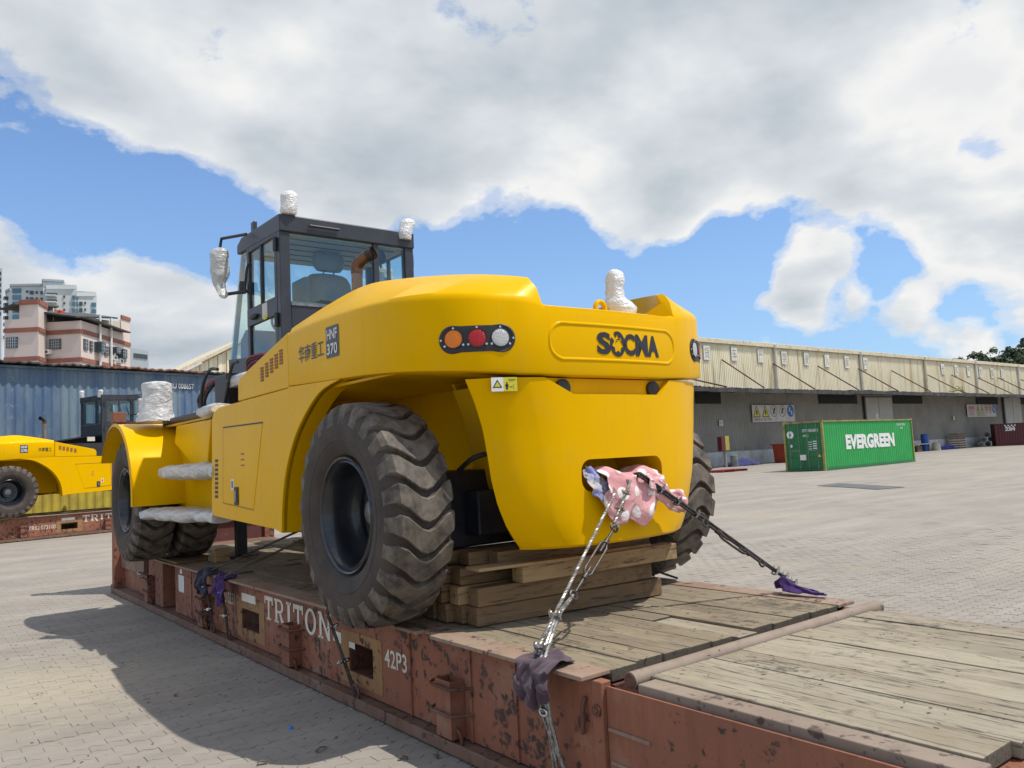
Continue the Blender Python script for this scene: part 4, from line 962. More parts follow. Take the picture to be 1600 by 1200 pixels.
# -- cab
cab = MB(); CX0, CX1 = .455, 1.985; CY = 4.67; ZT = 4.24; ZB = 2.72
YFt, YFb, ZFb = 5.86, 6.27, 2.98
cabo = MB().box((CX0+.02, CY+.02, ZB-.45), (CX1-.02, 5.7, ZB+.12)).build('cab_base', 'cabblack', mach, bevel=.02)
m_ = MB(); m_.prism([(CY-.02, ZT+.015), (CY+.02, ZT+.02), (YFt-.1, ZT+.04), (YFt+.04, ZT-.02), (YFt+.04, ZT-.12), (CY-.02, ZT-.16)], lambda a, b: (CX0-.015, a, b), lambda a, b: (CX1+.015, a, b)); roof = m_.build('cab_roof', 'cabblack', mach, bevel=.012)
MB().box((CX0+.05, CY+.03, ZT-.175), (CX1-.05, YFt-.02, ZT-.155)).build('roof_liner', 'liner', roof)
for k in range(5): MB().box((CX0+.15, CY+.15+k*.2, ZT-.182), (CX1-.15, CY+.165+k*.2, ZT-.176)).build('liner_seam', 'plastic', roof)
MB().tube([(.75, CY-.045, ZT-.075), (1.08, CY-.045, ZT-.075)], .013, 8).build('roof_handle', 'cabblack', roof, smooth=50)
def pillar(name, a, b, wd, dp): return MB().bar(a, b, wd, dp, up=(0, 1, 0)).build(name, 'cabblack', mach, bevel=.01)
for x_ in (CX0+.045, CX1-.045):
    pillar('cab_pillar', (x_, CY+.045, ZB-.4), (x_, CY+.045, ZT-.1), .11, .09)
    pillar('cab_pillar', (x_, 5.66, ZB+.2), (x_, 5.64, ZT-.1), .06, .06)
    pillar('cab_pillar', (x_, YFb-.03, ZFb), (x_, YFt-.02, ZT-.1), .05, .05)
# rear wall: sill, side bits, big window, small right window
MB().box((CX0+.101, CY+.004, ZB-.2), (CX1-.101, CY+.07, 3.345)).build('rear_sill', 'cabblack', mach, bevel=.01)
MB().box((1.50, CY+.005, 3.34), (1.56, CY+.05, ZT-.12)).build('window_divider', 'cabblack', mach)
MB().box((CX0+.10, CY+.02, 3.345), (1.50, CY+.028, ZT-.15)).build('rear_window', 'glass', mach); MB().box((1.56, CY+.02, 3.345), (CX1-.09, CY+.028, ZT-.15)).build('rear_window', 'glass', mach)
m_ = MB(); m_.box((CX0+.1, CY-.006, 3.335), (1.9, CY+.0, 3.36)); m_.build('window_seal', 'steel', mach)
MB().bar((.85, CY-.02, 3.40), (1.25, CY-.02, 3.375), .012, .02).build('wiper', 'plastic', mach)
for s, X0 in ((-1, CX0), (1, CX1)):
    sg = 1 if s < 0 else -1; xo, xi = X0-.01*sg, X0+.03*sg
    def fr(y0, y1, z0, z1, nm='door_frame', mt='cabblack'): return MB().box((xo, y0, z0), (xi, y1, z1)).build(nm, mt, dr_, bevel=.006)
    dr_ = MB().box((xo-.004*sg, 4.76, 3.25), (xi, 5.62, 3.44)).build('cab_door', 'cabblack', mach, bevel=.008)
    fr(4.76, 4.83, 2.80, ZT-.12); fr(5.55, 5.62, 2.80, ZT-.12); fr(4.83, 5.55, ZT-.18, ZT-.12); fr(4.83, 5.55, 2.78, 2.86); fr(5.19, 5.225, 3.44, ZT-.18, 'slider_bar')
    xg = X0+.008*sg
    MB().box((xg, 4.83, 3.44), (xg+.006*sg, 5.55, ZT-.18)).build('door_glass', 'glass', dr_); MB().box((xg, 4.83, 2.86), (xg+.006*sg, 5.55, 3.25)).build('door_glass', 'glass', dr_)
    MB().tube(catmull([(xo-.03*sg, 5.47, 3.62), (xo-.07*sg, 5.47, 3.64), (xo-.07*sg, 5.40, 3.86), (xo-.03*sg, 5.40, 3.90)], 5), .014, 8).build('grab_handle', 'plastic', dr_, smooth=50)
    wrapped('door_handle', (xo-.02*sg, 5.38, 3.30), [(0, .02, .05, 0, 0), (.025, .03, .12, 0, 0), (.05, .02, .08, 0, 0)], 'plastic', dr_, 2, .002)
    MB().box((xo-.008*sg, 5.02, 3.27), (xo-.004*sg, 5.16, 3.42)).build('door_label', 'signpaper', dr_); MB().box((xo-.0085*sg, 5.04, 3.25), (xo-.0045*sg, 5.13, 3.30)).build('door_label', 'signyellow', dr_)
    for z in (ZT-.35, 3.12): MB().cyl((xo-.02*sg, 4.745, z), (xo-.02*sg, 4.745, z+.14), .022, 10).build('door_hinge', 'cabblack', dr_)
    MB().prism([(5.64, ZT-.12), (YFt, ZT-.12), (YFb, ZFb), (5.66, ZFb-.06)], lambda a, b: (xg, a, b), lambda a, b: (xg+.006*sg, a, b)).build('side_glass', 'glass', mach)
    MB().prism([(5.60, 2.92), (YFb, ZFb), (YFb-.02, 2.82), (6.05, 2.55), (5.72, 2.42), (5.60, 2.5)], lambda a, b: (xo, a, b), lambda a, b: (xo+.05*sg, a, b)).build('cab_foot_panel', 'cabblack', mach, bevel=.008)
MB().prism([(YFb, ZFb), (YFt, ZT-.1), (YFt-.008, ZT-.1), (YFb-.008, ZFb)], lambda a, b: (CX0+.02, a, b), lambda a, b: (CX1-.02, a, b)).build('windscreen', 'glass', mach)
# interior: seat, headrest, dashboard, steering wheel
st = wrapped('seat_back', (1.18, 5.15, 3.20), [(0, .27, .1, 0, 0), (.15, .30, .12, 0, 0), (.45, .28, .11, 0, 0), (.58, .22, .08, 0, 0), (.61, .1, .03, 0, 0)], 'seatgrey', mach, 1, .006)
wrapped('headrest', (1.20, 5.17, 3.85), [(0, .14, .05, 0, 0), (.06, .185, .07, 0, 0), (.16, .185, .07, 0, 0), (.22, .12, .05, 0, 0)], 'seatgrey', st, 2, .004)
for dx in (-.06, .06): MB().cyl((1.2+dx, 5.17, 3.72), (1.2+dx, 5.17, 3.88), .01, 8).build('headrest_post', 'steel', st)
MB().box((.86, 5.05, 3.38), (.94, 5.4, 3.74)).build('armrest', 'seatgrey', mach, bevel=.02)
MB().prism([(5.95, 2.9), (6.2, 2.9), (6.18, 3.2), (6.0, 3.3)], lambda a, b: (CX0+.1, a, b), lambda a, b: (CX1-.1, a, b)).build('dashboard', 'plastic', mach, bevel=.02)
MB().tube([(1.0+.19*math.cos(R(a)), 5.85+.1*math.sin(R(a)), 3.35+.16*math.sin(R(a))) for a in range(0, 360, 15)], .016, 8, closed=True).build('steering_wheel', 'plastic', mach, smooth=50)
MB().cyl((1.0, 5.85, 3.35), (1.0, 6.05, 3.1), .03, 10).build('steering_column', 'plastic', mach, smooth=50)
MB().prism([(CY+.08, 3.0), (CY+.4, 3.0), (CY+.4, 3.36), (CY+.08, 3.40)], lambda a, b: (CX0+.12, a, b), lambda a, b: (CX1-.3, a, b)).build('rear_shelf', 'plastic', mach, bevel=.02)
wrapped('ceiling_fan', (1.62, 4.85, 3.88), [(0, .03, .03, 0, 0), (.06, .11, .07, 0, 0), (.14, .11, .07, 0, 0), (.19, .05, .05, 0, 0)], 'plastic', mach, 6)
# wrapped work lamps on the cab roof
for q, sd in ((PXY(451, 332, 4.66), 1), (PXY(632, 372, 4.66), 2)):
    h_ = .24; dxx = .012 if sd == 1 else .05
    wrapped('wrapped_work_lamp', (q.x+.0, 4.66, q.z-.02), [(0, .07, .06, 0, 0), (.04, .085, .07, 0, 0), (.12, .085, .07, dxx*.4, 0), (.20, .085, .07, dxx, 0), (.235, .05, .05, dxx, 0)], 'bubble', mach, sd, .01)
MB().box((CX0+.02, 5.45, ZT+.04), (CX0+.06, 5.55, ZT+.16)).build('roof_bracket', 'cabblack', mach, bevel=.01)
# wrapped door mirror on bracket arms
for s in (-1, 1):
    MX = (lambda x: x) if s < 0 else (lambda x: 2*CX-x)
    a = PXX(385, 366, .40); b = PXX(346, 373, .25); c = PXX(343, 392, .22); d = PXX(352, 460, .24); e = PXX(386, 455, .42)
    T = lambda p_: (MX(p_.x), p_.y, p_.z)
    ar = MB().tube([T(a), T(b), T(c)], .018, 8).build('mirror_arm', 'cabblack', mach, smooth=30); MB().tube([T(d), T(e)], .02, 8).build('mirror_arm', 'cabblack', mach, smooth=30)
    ctr = PXX(343, 425, .2); mm = []
    zs_ = [(387, .02), (391, .09), (400, .105), (420, .105), (434, .095), (446, .07), (456, .05), (463, .045), (466, .02)]
    rings = []
    for (yy, rx) in zs_:
        p_ = PXX(343+(0 if yy < 446 else (yy-446)*.35), yy, .2); rings.append((p_.z-ctr.z, rx*.92, rx*.8, 0, p_.y-ctr.y))
    rings = rings[::-1]
    wrapped('wrapped_mirror', (MX(.2), ctr.y, ctr.z), rings, 'mirrorfilm', mach, 7, .014)
wrapped('door_bracket_knob', (.40, 5.62, 3.62), [(0, .03, .03, 0, 0), (.05, .04, .05, 0, 0), (.13, .03, .04, 0, 0)], 'plastic', mach, 9, .004)

# ================================================================== SECOND MACHINE AND RACK (background)
DPT = .885
A_, B_ = CP+(PXZ(0, 838, 0)-CP)*1.0, PXZ(165, 822, 0)
A_ = Vector((CP.x+(A_.x-CP.x)*DPT, CP.y+(A_.y-CP.y)*DPT, 0)); B_ = Vector((CP.x+(B_.x-CP.x)*DPT, CP.y+(B_.y-CP.y)*DPT, 0))
bd = (B_-A_).normalized(); ang = math.atan2(bd.y, bd.x)
rack2 = copy_tree(rack); rack2['label'] = 'rust-red flat rack under the smaller-looking yellow machine before the blue container'
# local +X -> away from us, local +Y -> left along the rack face
rot2 = ang+math.pi
def face_pt(x, y):                                # where a pixel ray meets the near face of the second rack
    d = ray(x, y); n = Vector((-bd.y, bd.x, 0)); t_ = (A_-CP).dot(n)/d.dot(n); return CP+d*t_
Tpt = face_pt(131, 800); u_ = (Tpt-A_).dot(bd)
rack2.rotation_euler = (0, 0, rot2-math.pi/2)
# local point (0, 4.33) should land on A_+bd*u_
loc = A_+bd*(u_+4.33); rack2.location = (loc.x, loc.y, 0)
for c in rack2.children:
    if c.name.startswith('serial_number'):
        tmp = text('TRIU 073100 /', quadfn((xs_, 5.80, .27), (0, -.80, 0), (0, 0, .115)), 'serial_tmp', 'wornwhite', None); c.data = tmp.data; bpy.data.objects.remove(tmp); break
mach2 = copy_tree(mach); mach2['label'] = 'yellow heavy forklift seen side-on in the background before the blue container'
wp = face_pt(20.5, 767); uu = (wp-A_).dot(bd)
n_in = Vector((-bd.y, bd.x, 0))
loc = A_+bd*(uu-.12)+n_in*CX
mach2.location = (loc.x, loc.y, H); mach2.rotation_euler = (0, 0, ang-math.pi/2)

# ================================================================== LOADS ON THE NEAR RACK
def jack(x, y, z1, label):
    e = empty('jack_stand', (x, y, H), label, 'stand', 'navy steel stands under the machine')
    MB().box((x-.16, y-.16, H), (x+.16, y+.16, H+.02)).build('base_plate', 'navy', e)
    MB().box((x-.06, y-.06, H+.02), (x+.06, y+.06, z1-.02)).build('column', 'navy', e, bevel=.006)
    MB().box((x-.13, y-.13, z1-.02), (x+.13, y+.13, z1)).build('top_plate', 'navy', e)
    for dx, dy in ((1, 0), (-1, 0), (0, 1), (0, -1)):
        MB().prism([(.06, z1-.02), (.13, z1-.02), (.06, z1-.22)], lambda a, b: (x+dx*a-dy*.006, y+dy*a-dx*.006, b), lambda a, b: (x+dx*a+dy*.006, y+dy*a+dx*.006, b)).build('gusset', 'navy', e)
jack(.60, 2.10, 1.12, 'navy steel stand under the rear axle beside the timber stack')
jack(.80, 7.0, 1.30, 'navy steel stand just behind the front tyres')
# dunnage boards under the front tyres
for k, (x0, x1) in enumerate(((.02, .56), (1.88, 2.42))):
    tag(MB().box((x0, FY-.62, H+.004), (x1, FY+.5, H+.028)).build('dunnage_board', 'lumber', None, bevel=.004), ['flat dunnage board under the near pair of front tyres', 'flat dunnage board under the far pair of front tyres'][k], 'board', 'boards under the front tyres')
k = tag(MB().prism([(0, 0), (.3, 0), (.3, .05), (.05, .16)], lambda a, b: (.36, FY-.98+a, H+.004+b), lambda a, b: (.52, FY-.98+a, H+.004+b)).build('wheel_chock', 'lumberlight', None, bevel=.004), 'wooden wedge chock behind the inner front tyre', 'chock')
# timber stack under the counterweight
stack = [  # x0, x1, y, z-level(0..3), w, h, rot, mat
    (.31, 1.84, 1.27, 0, .125, .118, -6, 'lumber'), (.30, 1.70, 1.42, 0, .12, .118, -6, 'lumber'), (.26, 1.75, 1.57, 0, .12, .118, -4, 'lumber'), (.26, 1.75, 1.72, 0, .12, .118, -4, 'lumber'),
    (.31, 1.78, 1.275, 1, .12, .115, -4, 'lumber'), (.27, 1.60, 1.42, 1, .12, .115, -6, 'lumberlight'), (.25, 1.72, 1.58, 1, .12, .115, -6, 'lumber'),
    (.60, 1.99, 1.20, 2, .125, .112, -3, 'lumberlight'), (.30, 1.70, 1.44, 2, .12, .105, -5, 'lumber'), (.26, 1.6, 1.60, 2, .12, .105, -5, 'lumber'),
    (.50, 1.80, 1.30, 3, .12, .085, -5, 'lumber'), (.38, 1.70, 1.48, 3, .12, .085, -3, 'lumber'), (.25, 1.66, 1.66, 3, .12, .085, -3, 'lumber')]
desc = ['bottom beam at the front of the timber stack under the counterweight', 'bottom beam second from the front of the timber stack', 'bottom beam third from the front of the timber stack', 'bottom beam at the back of the timber stack',
        'second-layer front beam with a dark split end in the timber stack', 'second-layer beam with rough pale end in the timber stack', 'second-layer back beam of the timber stack',
        'long pale beam jutting out to the right of the timber stack', 'third-layer middle beam of the timber stack', 'third-layer back beam of the timber stack',
        'top front beam of the timber stack touching the yellow counterweight', 'top middle beam of the timber stack', 'top back beam of the timber stack by the tyre']
lv = [H+.006, H+.128, H+.247, H+.362]
for (x0, x1, y, l, w_, h_, rt, mt), ds in zip(stack, desc):
    e = MB().box((-(x1-x0)/2, -w_/2, 0), ((x1-x0)/2, w_/2, h_)).build('timber_beam', mt, None, bevel=.006)
    e.location = ((x0+x1)/2, y, lv[l]); e.rotation_euler = (0, 0, R(rt)); tag(e, ds, 'beam', 'timber beams stacked under the counterweight')
for (x0, x1, y, z, rt, ds) in ((.27, 1.05, 1.22, lv[3]-.004, -7, 'thin splintered board wedged over the left of the timber stack'), (1.32, 1.76, 1.24, lv[3]-.003, -3, 'thin grey shim board at the upper right of the timber stack')):
    e = MB().box((-(x1-x0)/2, -.09, 0), ((x1-x0)/2, .09, .02)).build('shim_board', 'lumberlight', None, bevel=.004); e.location = ((x0+x1)/2, y, z); e.rotation_euler = (0, 0, R(rt)); tag(e, ds, 'board')

# ---- lashings
def rope(mb, pts, r=.008, strands=4, turns=26):
    pts = [Vector(p_) for p_ in pts]; L = [0]
    for a, b in zip(pts, pts[1:]): L.append(L[-1]+(b-a).length)
    n = max(8, int(L[-1]*90)); 
    def at(s_):
        for i in range(len(pts)-1):
            if s_ <= L[i+1]+1e-9: return pts[i]+(pts[i+1]-pts[i])*((s_-L[i])/max(L[i+1]-L[i], 1e-9))
        return pts[-1]
    for k in range(strands):
        line = []
        for i in range(n+1):
            s_ = L[-1]*i/n; p_ = at(s_); d = (at(min(s_+.01, L[-1]))-at(max(s_-.01, 0))).normalized(); u = d.orthogonal().normalized() if abs(d.z) > .999 else d.cross(Vector((0, 0, 1))).normalized(); v_ = d.cross(u)
            a = 2*math.pi*(k/strands)+s_*turns*2*math.pi/2.2
            line.append(p_+(u*math.cos(a)+v_*math.sin(a))*r*.52)
        mb.tube(line, r*.56, 5)
    return mb
def clip(at_, d, parent, sz=.022, mt='chrome'):
    d = Vector(d).normalized(); u = d.orthogonal().normalized() if abs(d.z) > .99 else d.cross(Vector((0, 0, 1))).normalized(); v_ = u.cross(d); a = Vector(at_)
    m_ = MB()
    m_.bar(a-u*sz*1.3+v_*sz*.2, a+u*sz*1.3+v_*sz*.2, sz*1.1, sz*.7, up=v_)
    for s in (-1, 1):
        m_.tube([a+u*s*sz-v_*sz*1.1, a+u*s*sz+v_*sz*1.6], sz*.28, 8); m_.tube([a+u*s*sz+v_*sz*.6, a+u*s*sz+v_*sz*1.15], sz*.52, 6)
    m_.tube(catmull([a-u*sz-v_*sz*.3, a-u*sz*.7-v_*sz*1.0, a+u*sz*.7-v_*sz*1.0, a+u*sz-v_*sz*.3], 4), sz*.28, 8)
    return m_.build('rope_clip', mt, parent, smooth=40)
def turnbuckle(a, b, parent, mt='chain', wd=.026):
    a, b = Vector(a), Vector(b); d = (b-a).normalized(); u = d.cross(Vector((0, -1, .4))).normalized(); L = (b-a).length
    m_ = MB(); f0, f1 = .22*L, .74*L
    for s in (-1, 1): m_.tube(catmull([a+d*f0, a+d*(f0+.04)+u*s*wd*.9, a+d*(f0+.09)+u*s*wd, a+d*(f1-.09)+u*s*wd, a+d*(f1-.04)+u*s*wd*.9, a+d*f1], 4), .0085, 8)
    m_.tube([a+d*f0-d*.02, a+d*f0+d*.02], .016, 8); m_.tube([a+d*f1-d*.02, a+d*f1+d*.02], .016, 8)
    m_.tube([a+d*.03, a+d*(f0+.10)], .009, 8); m_.tube([a+d*(f1-.08), b-d*.03], .009, 8)
    for c in (a, b): m_.tube([c+(d*math.cos(R(q))+u*math.sin(R(q)))*.024 for q in range(0, 360, 24)], .008, 6, closed=True)
    return m_.build('turnbuckle', mt, parent, smooth=50)
# rear-left lashing: slot -> rack edge -> ring
S1 = PXY(962, 768, .74); S2 = PXY(985, 752, .72); E1 = Vector((-.012, .30, H+.012)); 
e = empty('wire_lashing', E1, 'steel wire rope lashing with turnbuckle from the counterweight slot to the left rack edge', 'lashing', 'wire rope lashings on the near rack')
top = Vector((1.12, .86, 1.55))
K1 = PXY(958, 870, .62)*0+PXY(960, 825, .66); K2 = PXY(896, 930, .47)
edge_l = [PXX(842, 1030, -.014), PXX(852, 1034, -.014)]
q1 = PXY(868, 962, .42); q2 = PXY(845, 1012, .33)
rope(MB(), [top-Vector((.06, 0, 0)), S1, q1+Vector((-.008, 0, .004)), E1+Vector((0, .06, .004))], .010).build('wire_rope', 'rope', e, smooth=60)
rope(MB(), [top, S2, K1+Vector((0, .0, .03))], .010).build('wire_rope', 'rope', e, smooth=60)
turnbuckle(K1, K2, e)
for k in (-1, 1): rope(MB(), [K2, q1+Vector((.012+.008*k, 0, -.004*k)), E1+Vector((0, -.02-.014*k, .006))], .009).build('wire_rope', 'rope', e, smooth=60)
dn = (q2-q1)
clip(q1, dn, e, .024); clip(q2, dn, e, .024)
for t_ in (.25, .6, .95): clip(S2+(K1-S2)*t_+Vector((-.01, -.01, 0)), K1-S2, e, .018)
for k, (dy, y2) in enumerate(((.06, .12), (.0, .22), (-.03, .16), (.03, .26))):
    rope(MB(), [E1+Vector((0, dy, .004)), Vector((-.018, .28+dy*.6, H-.03)), Vector((-.016+.004*k, .25+dy*.5, .42)), Vector((.03, y2, .08))], .0085).build('wire_rope', 'rope', e, smooth=60)
m_ = MB(); c_ = Vector((-.028, .262, .455)); m_.tube([c_+Vector((0, .028*math.cos(R(q)), .017*math.sin(R(q)))) for q in range(0, 360, 24)], .007, 8, closed=True); m_.build('shackle_ring', 'chrome', e, smooth=50)
# rear-right lashing
E2 = PXZ(1248, 918, .685); e = empty('wire_lashing', E2, 'dark wire rope lashing with turnbuckle from the slot to the right rack edge', 'lashing', 'wire rope lashings on the near rack')
top2 = Vector((1.3, .86, 1.56)); st_ = PXY(1000, 742, .74)
M1 = st_+(E2-st_)*.36; M2 = st_+(E2-st_)*.80
def seg(t_): return st_+(E2-st_)*t_
for o_ in (-.010, .012): rope(MB(), [top2, st_+Vector((0, 0, o_)), seg(.40)+Vector((0, 0, o_)), seg(.78)+Vector((0, 0, o_*.6)), E2], .0095).build('wire_rope', 'chain', e, smooth=60)
turnbuckle(seg(.38)+Vector((0, -.01, -.02)), seg(.74)+Vector((0, -.01, -.02)), e)
for t_ in (.12, .22, .33): clip(seg(t_), E2-st_, e, .022, 'steel')
for t_ in (.84, .90, .96): clip(seg(t_), E2-st_, e, .024)
# two lashings from the belly to the left edge, one by the rear tyre
def sidelash(pa, edge, down, label, cm):
    e = empty('wire_lashing', edge, label, 'lashing', 'wire rope lashings on the near rack')
    for o_ in (-.012, .012):
        rope(MB(), [pa+Vector((0, o_*2, 0)), edge+Vector((0, o_, .008))], .008).build('wire_rope', 'chain', e, smooth=60)
        rope(MB(), [edge+Vector((0, o_, .008)), edge+Vector((-.018, o_, -.03)), down+Vector((0, o_*1.4, 0))], .008).build('wire_rope', 'chain', e, smooth=60)
    for t_ in (.22, .62): clip(edge+(down-edge)*t_+Vector((-.02, 0, 0)), down-edge, e, .026)
    m_ = MB(); m_.tube([down+Vector((.0, .05*math.cos(R(q)), .02+.05*math.sin(R(q)))) for q in range(0, 360, 24)], .011, 8, closed=True); m_.build('lashing_shackle', 'oldrust', e, smooth=50)
    return e
g1 = PXX(322, 884, -.012); g2 = PXX(348, 900, -.012)
sidelash(Vector((1.0, 4.6, 1.25)), Vector((-.012, g1.y, H+.004)), Vector((.03, g1.y-.06, .10)), 'dark wire lashing draped over dark blue cloth on the left rack edge', 1)
sidelash(Vector((1.0, 4.2, 1.25)), Vector((-.012, g2.y, H+.004)), Vector((.03, g2.y-.02, .10)), 'dark wire lashing draped over purple cloth on the left rack edge', 1)
g3 = PXX(515, 975, -.012); sidelash(Vector((.5, 3.3, 1.25)), Vector((-.012, g3.y, H+.004)), PXX(556, 1086, .03), 'dark wire lashing coming down the rack side beneath the rear tyre', 1)
for k, (ya, yb2) in enumerate(((4.9, 6.0), (5.3, 6.6))):
    e = empty('wire_lashing', (2.44, yb2, H), ['thin dark lashing crossing under the machine to the far rack edge, left one', 'thin dark lashing crossing under the machine to the far rack edge, right one'][k], 'lashing', 'wire rope lashings on the near rack')
    rope(MB(), [(1.3, 3.2-.6*k, 1.26), (2.43, 1.75-.25*k, H+.01)], .009).build('wire_rope', 'chain', e, smooth=60)
e = empty('wire_lashing', (-.012, 8.55, H), 'wire lashing on the left rack side near the front tyre', 'lashing', 'wire rope lashings on the near rack')
rope(MB(), [(.5, 8.3, 1.2), (-.012, 8.0, H+.01), (-.03, 8.0, H-.03), (.02, 8.25, .1)], .009).build('wire_rope', 'chain', e, smooth=60); clip((-.03, 8.35, .45), (0, .2, -1), e, .03)

# ---- cloths (crumpled sheets)
def crumple(name, fn, nu, nv, mt, label, cat, amp=.015, fr=9, seed=0, uvsc=None, group=None):
    vs = []; fs = []
    for j in range(nv+1):
        for i in range(nu+1):
            u, v_ = i/nu, j/nv; p_ = Vector(fn(u, v_)); q = Vector((u*fr*.35+seed, v_*fr*.35, seed))
            d = noise.noise_vector(q*1.2)*amp*1.5+noise.noise_vector(q*2.8)*amp*.6
            vs.append(p_+d)
    for j in range(nv):
        for i in range(nu): a = j*(nu+1)+i; fs.append([a, a+1, a+nu+2, a+nu+1])
    mb = MB().add(vs, fs); o = mb.build(name, mt, None, smooth=70)
    uv = o.data.uv_layers.new(name='UVMap'); 
    for lp in o.data.loops:
        i = lp.vertex_index; uv.data[lp.index].uv = ((i % (nu+1))/nu*(uvsc or 1), (i//(nu+1))/nv*(uvsc or 1)*.8)
    o.modifiers.new('sub', 'SUBSURF').render_levels = 1; s_ = o.modifiers.new('thick', 'SOLIDIFY'); s_.thickness = .005
    return tag(o, label, cat, group)
def draped(ctr_y, half, z_in, z_out, x_in=.16, x_out=-.03):
    def fn(u, v_):
        w_ = half*(.55+.45*math.sin(v_*3.0)+.12*math.sin(v_*9)); y = ctr_y+(u-.5)*2*w_
        if v_ < .45: f_ = v_/.45; return (x_in+(x_out-.012-x_in)*f_, y, H+.012+.03*math.sin(f_*3.1)*(1-abs(u-.5)*1.2))
        f_ = (v_-.45)/.55; return (x_out-.02-.02*math.sin(f_*3.14)-.012*math.cos((u-.5)*18), y, H+.008-(z_out)*f_*(1-.5*abs(u-.45)))
    return fn
crumple('edge_cloth', draped(.31, .14, 0, .20), 26, 26, 'mauve', 'crumpled mauve cloth under the wire rope on the near rack edge', 'cloth', .026, 14, 1)
crumple('edge_cloth', draped(g2.y, .15, 0, .26, .12), 18, 18, 'purple', 'bright purple cloth hanging over the left rack edge', 'cloth', .032, 12, 5)
crumple('edge_cloth', draped(g1.y, .20, 0, .24, .12), 18, 18, 'darkblue', 'dark blue cloth hanging over the left rack edge', 'cloth', .036, 12, 9)
PC = PXZ(1250, 925, H)
def purp(u, v_):
    a = PXZ(1216, 924, H+.02); b = PXZ(1290, 932, H+.012); L = b-a
    p_ = a+L*u+Vector((.05, .06, 0))*(v_-.5)*2*(1-.6*u); hgt = .09*math.exp(-((u-.15)/.22)**2)+.025*math.exp(-((u-.6)/.25)**2); return p_+Vector((0, 0, .014+hgt*math.sin(math.pi*min(1, max(0, v_)))))
crumple('edge_cloth', purp, 22, 14, 'purple', 'purple cloth lying under the lashing at the right rack edge', 'cloth', .012, 12, 2)
# pink spotted cloth stuffed in the slot
def pink(u, v_):
    # across the slot mouth (u) and out/down the face (v)
    x = .98+.52*u; 
    if v_ < .35: f_ = v_/.35; return (x, 1.02-.26*f_, 1.58+.03*math.sin(f_*3.1)+.02*math.sin(u*9)-.02*f_)
    f_ = (v_-.35)/.65
    prof = [.14, .26, .30, .29, .27, .29, .335, .28, .21, .15, .10]; k = u*(len(prof)-1); i = int(min(k, len(prof)-2)); ln = prof[i]+(prof[i+1]-prof[i])*(k-i)
    return (x-.02*f_+.05*(u-.4)*f_, .765-.035*math.sin(f_*2.6)-.018*math.cos(u*15+f_*3), 1.56-ln*f_)
crumple('spotted_cloth', pink, 44, 34, 'polka', 'pink cloth with white spots stuffed in the counterweight slot', 'cloth', .016, 10, 3, .40)
crumple('slot_rag', lambda u, v_: (1.32+.36*u, .74-.03*math.sin(v_*3)-.01*math.cos(u*14), 1.57-.14*v_-.16*u*1.1+.02*math.sin(u*8)), 26, 16, 'polka', 'second pink spotted rag wrapped along the right-hand rope', 'cloth', .015, 11, 8, .4)
crumple('slot_rag', lambda u, v_: (.865+.14*u+.05*v_, .86-.10*v_, 1.60+.03*math.sin(u*3.1)-.20*v_), 16, 18, 'blueclothe', 'blue and cream rag at the left end of the counterweight slot', 'cloth', .02, 12, 6)
# wrapped bundle standing on the front fender platform
bc = PXX(236, 660, -.16)
bo = wrapped('wrapped_bundle', (-.13, 7.12, 2.33), [(0, .215, .20, 0, 0), (.05, .20, .19, 0, 0), (.14, .18, .17, .0, 0), (.30, .165, .16, .01, 0), (.42, .165, .16, .015, 0), (.455, .15, .14, .015, 0), (.47, .08, .08, .015, 0)], 'film', None, 4, .014, 30)
tag(bo, 'plastic-wrapped round bundle standing on the front fender', 'bundle')

# bottle cap, leaf litter and grit
cp_ = PXZ(454, 1139, 0); tag(MB().lathe([(0, .014), (.012, .014), (.014, .012), (.015, 0), (.013, 0)], (cp_.x, cp_.y, .003), 'z', 20).build('bottle_cap', 'bottlecap', None, smooth=40), 'small blue bottle cap on the pavers', 'bottle cap')
for (x, y, L_, ds) in ((502, 1173, .09, 'dried brown leaf curl at the edge of the machine shadow'), (410, 1194, .06, 'pale dry leaf at the bottom of the picture'), (683, 1184, .07, 'dark scrap lying beside the rack rail'), (275, 1088, .05, 'yellowish leaf on the shaded pavers'), (630, 1187, .06, 'broken paver chip beside the rack rail')):
    p_ = PXZ(x, y, 0); a = random.uniform(0, 3); m_ = MB(); m_.loft([[(p_.x+(u-.5)*L_*math.cos(a)-w_*math.sin(a), p_.y+(u-.5)*L_*math.sin(a)+w_*math.cos(a), .004+.012*math.sin(u*3.1)+abs(w_)*.5) for u in (0, .25, .5, .75, 1)] for w_ in (-.012, 0, .012)])
    tag(m_.build('dry_leaf', 'litter', None, smooth=60), ds, 'leaf')
lit = MB()
for k in range(420):
    r_ = random.random()
    if r_ < .55: x, y, z = random.uniform(-2.2, -.03), random.uniform(.8, 9), .001
    elif r_ < .72: x, y, z = random.uniform(0.02, .08), random.uniform(.2, 9), .079
    else: x, y, z = random.uniform(.2, 2.2), random.uniform(-1.6, 1.1), H+.006
    a = random.uniform(0, 6.3); L_ = random.uniform(.004, .018); wd = L_*random.uniform(.2, .6)
    lit.add([(x+L_*math.cos(a), y+L_*math.sin(a), z+.002), (x-wd*math.sin(a), y+wd*math.cos(a), z+.006), (x-L_*math.cos(a), y-L_*math.sin(a), z+.001), (x+wd*math.sin(a), y-wd*math.cos(a), z+.003)], [[0, 1, 2, 3]])
tag(lit.build('grit', 'litter', None, fix=False), 'scattered grit and splinters on deck and pavers', 'grit', kind='stuff')

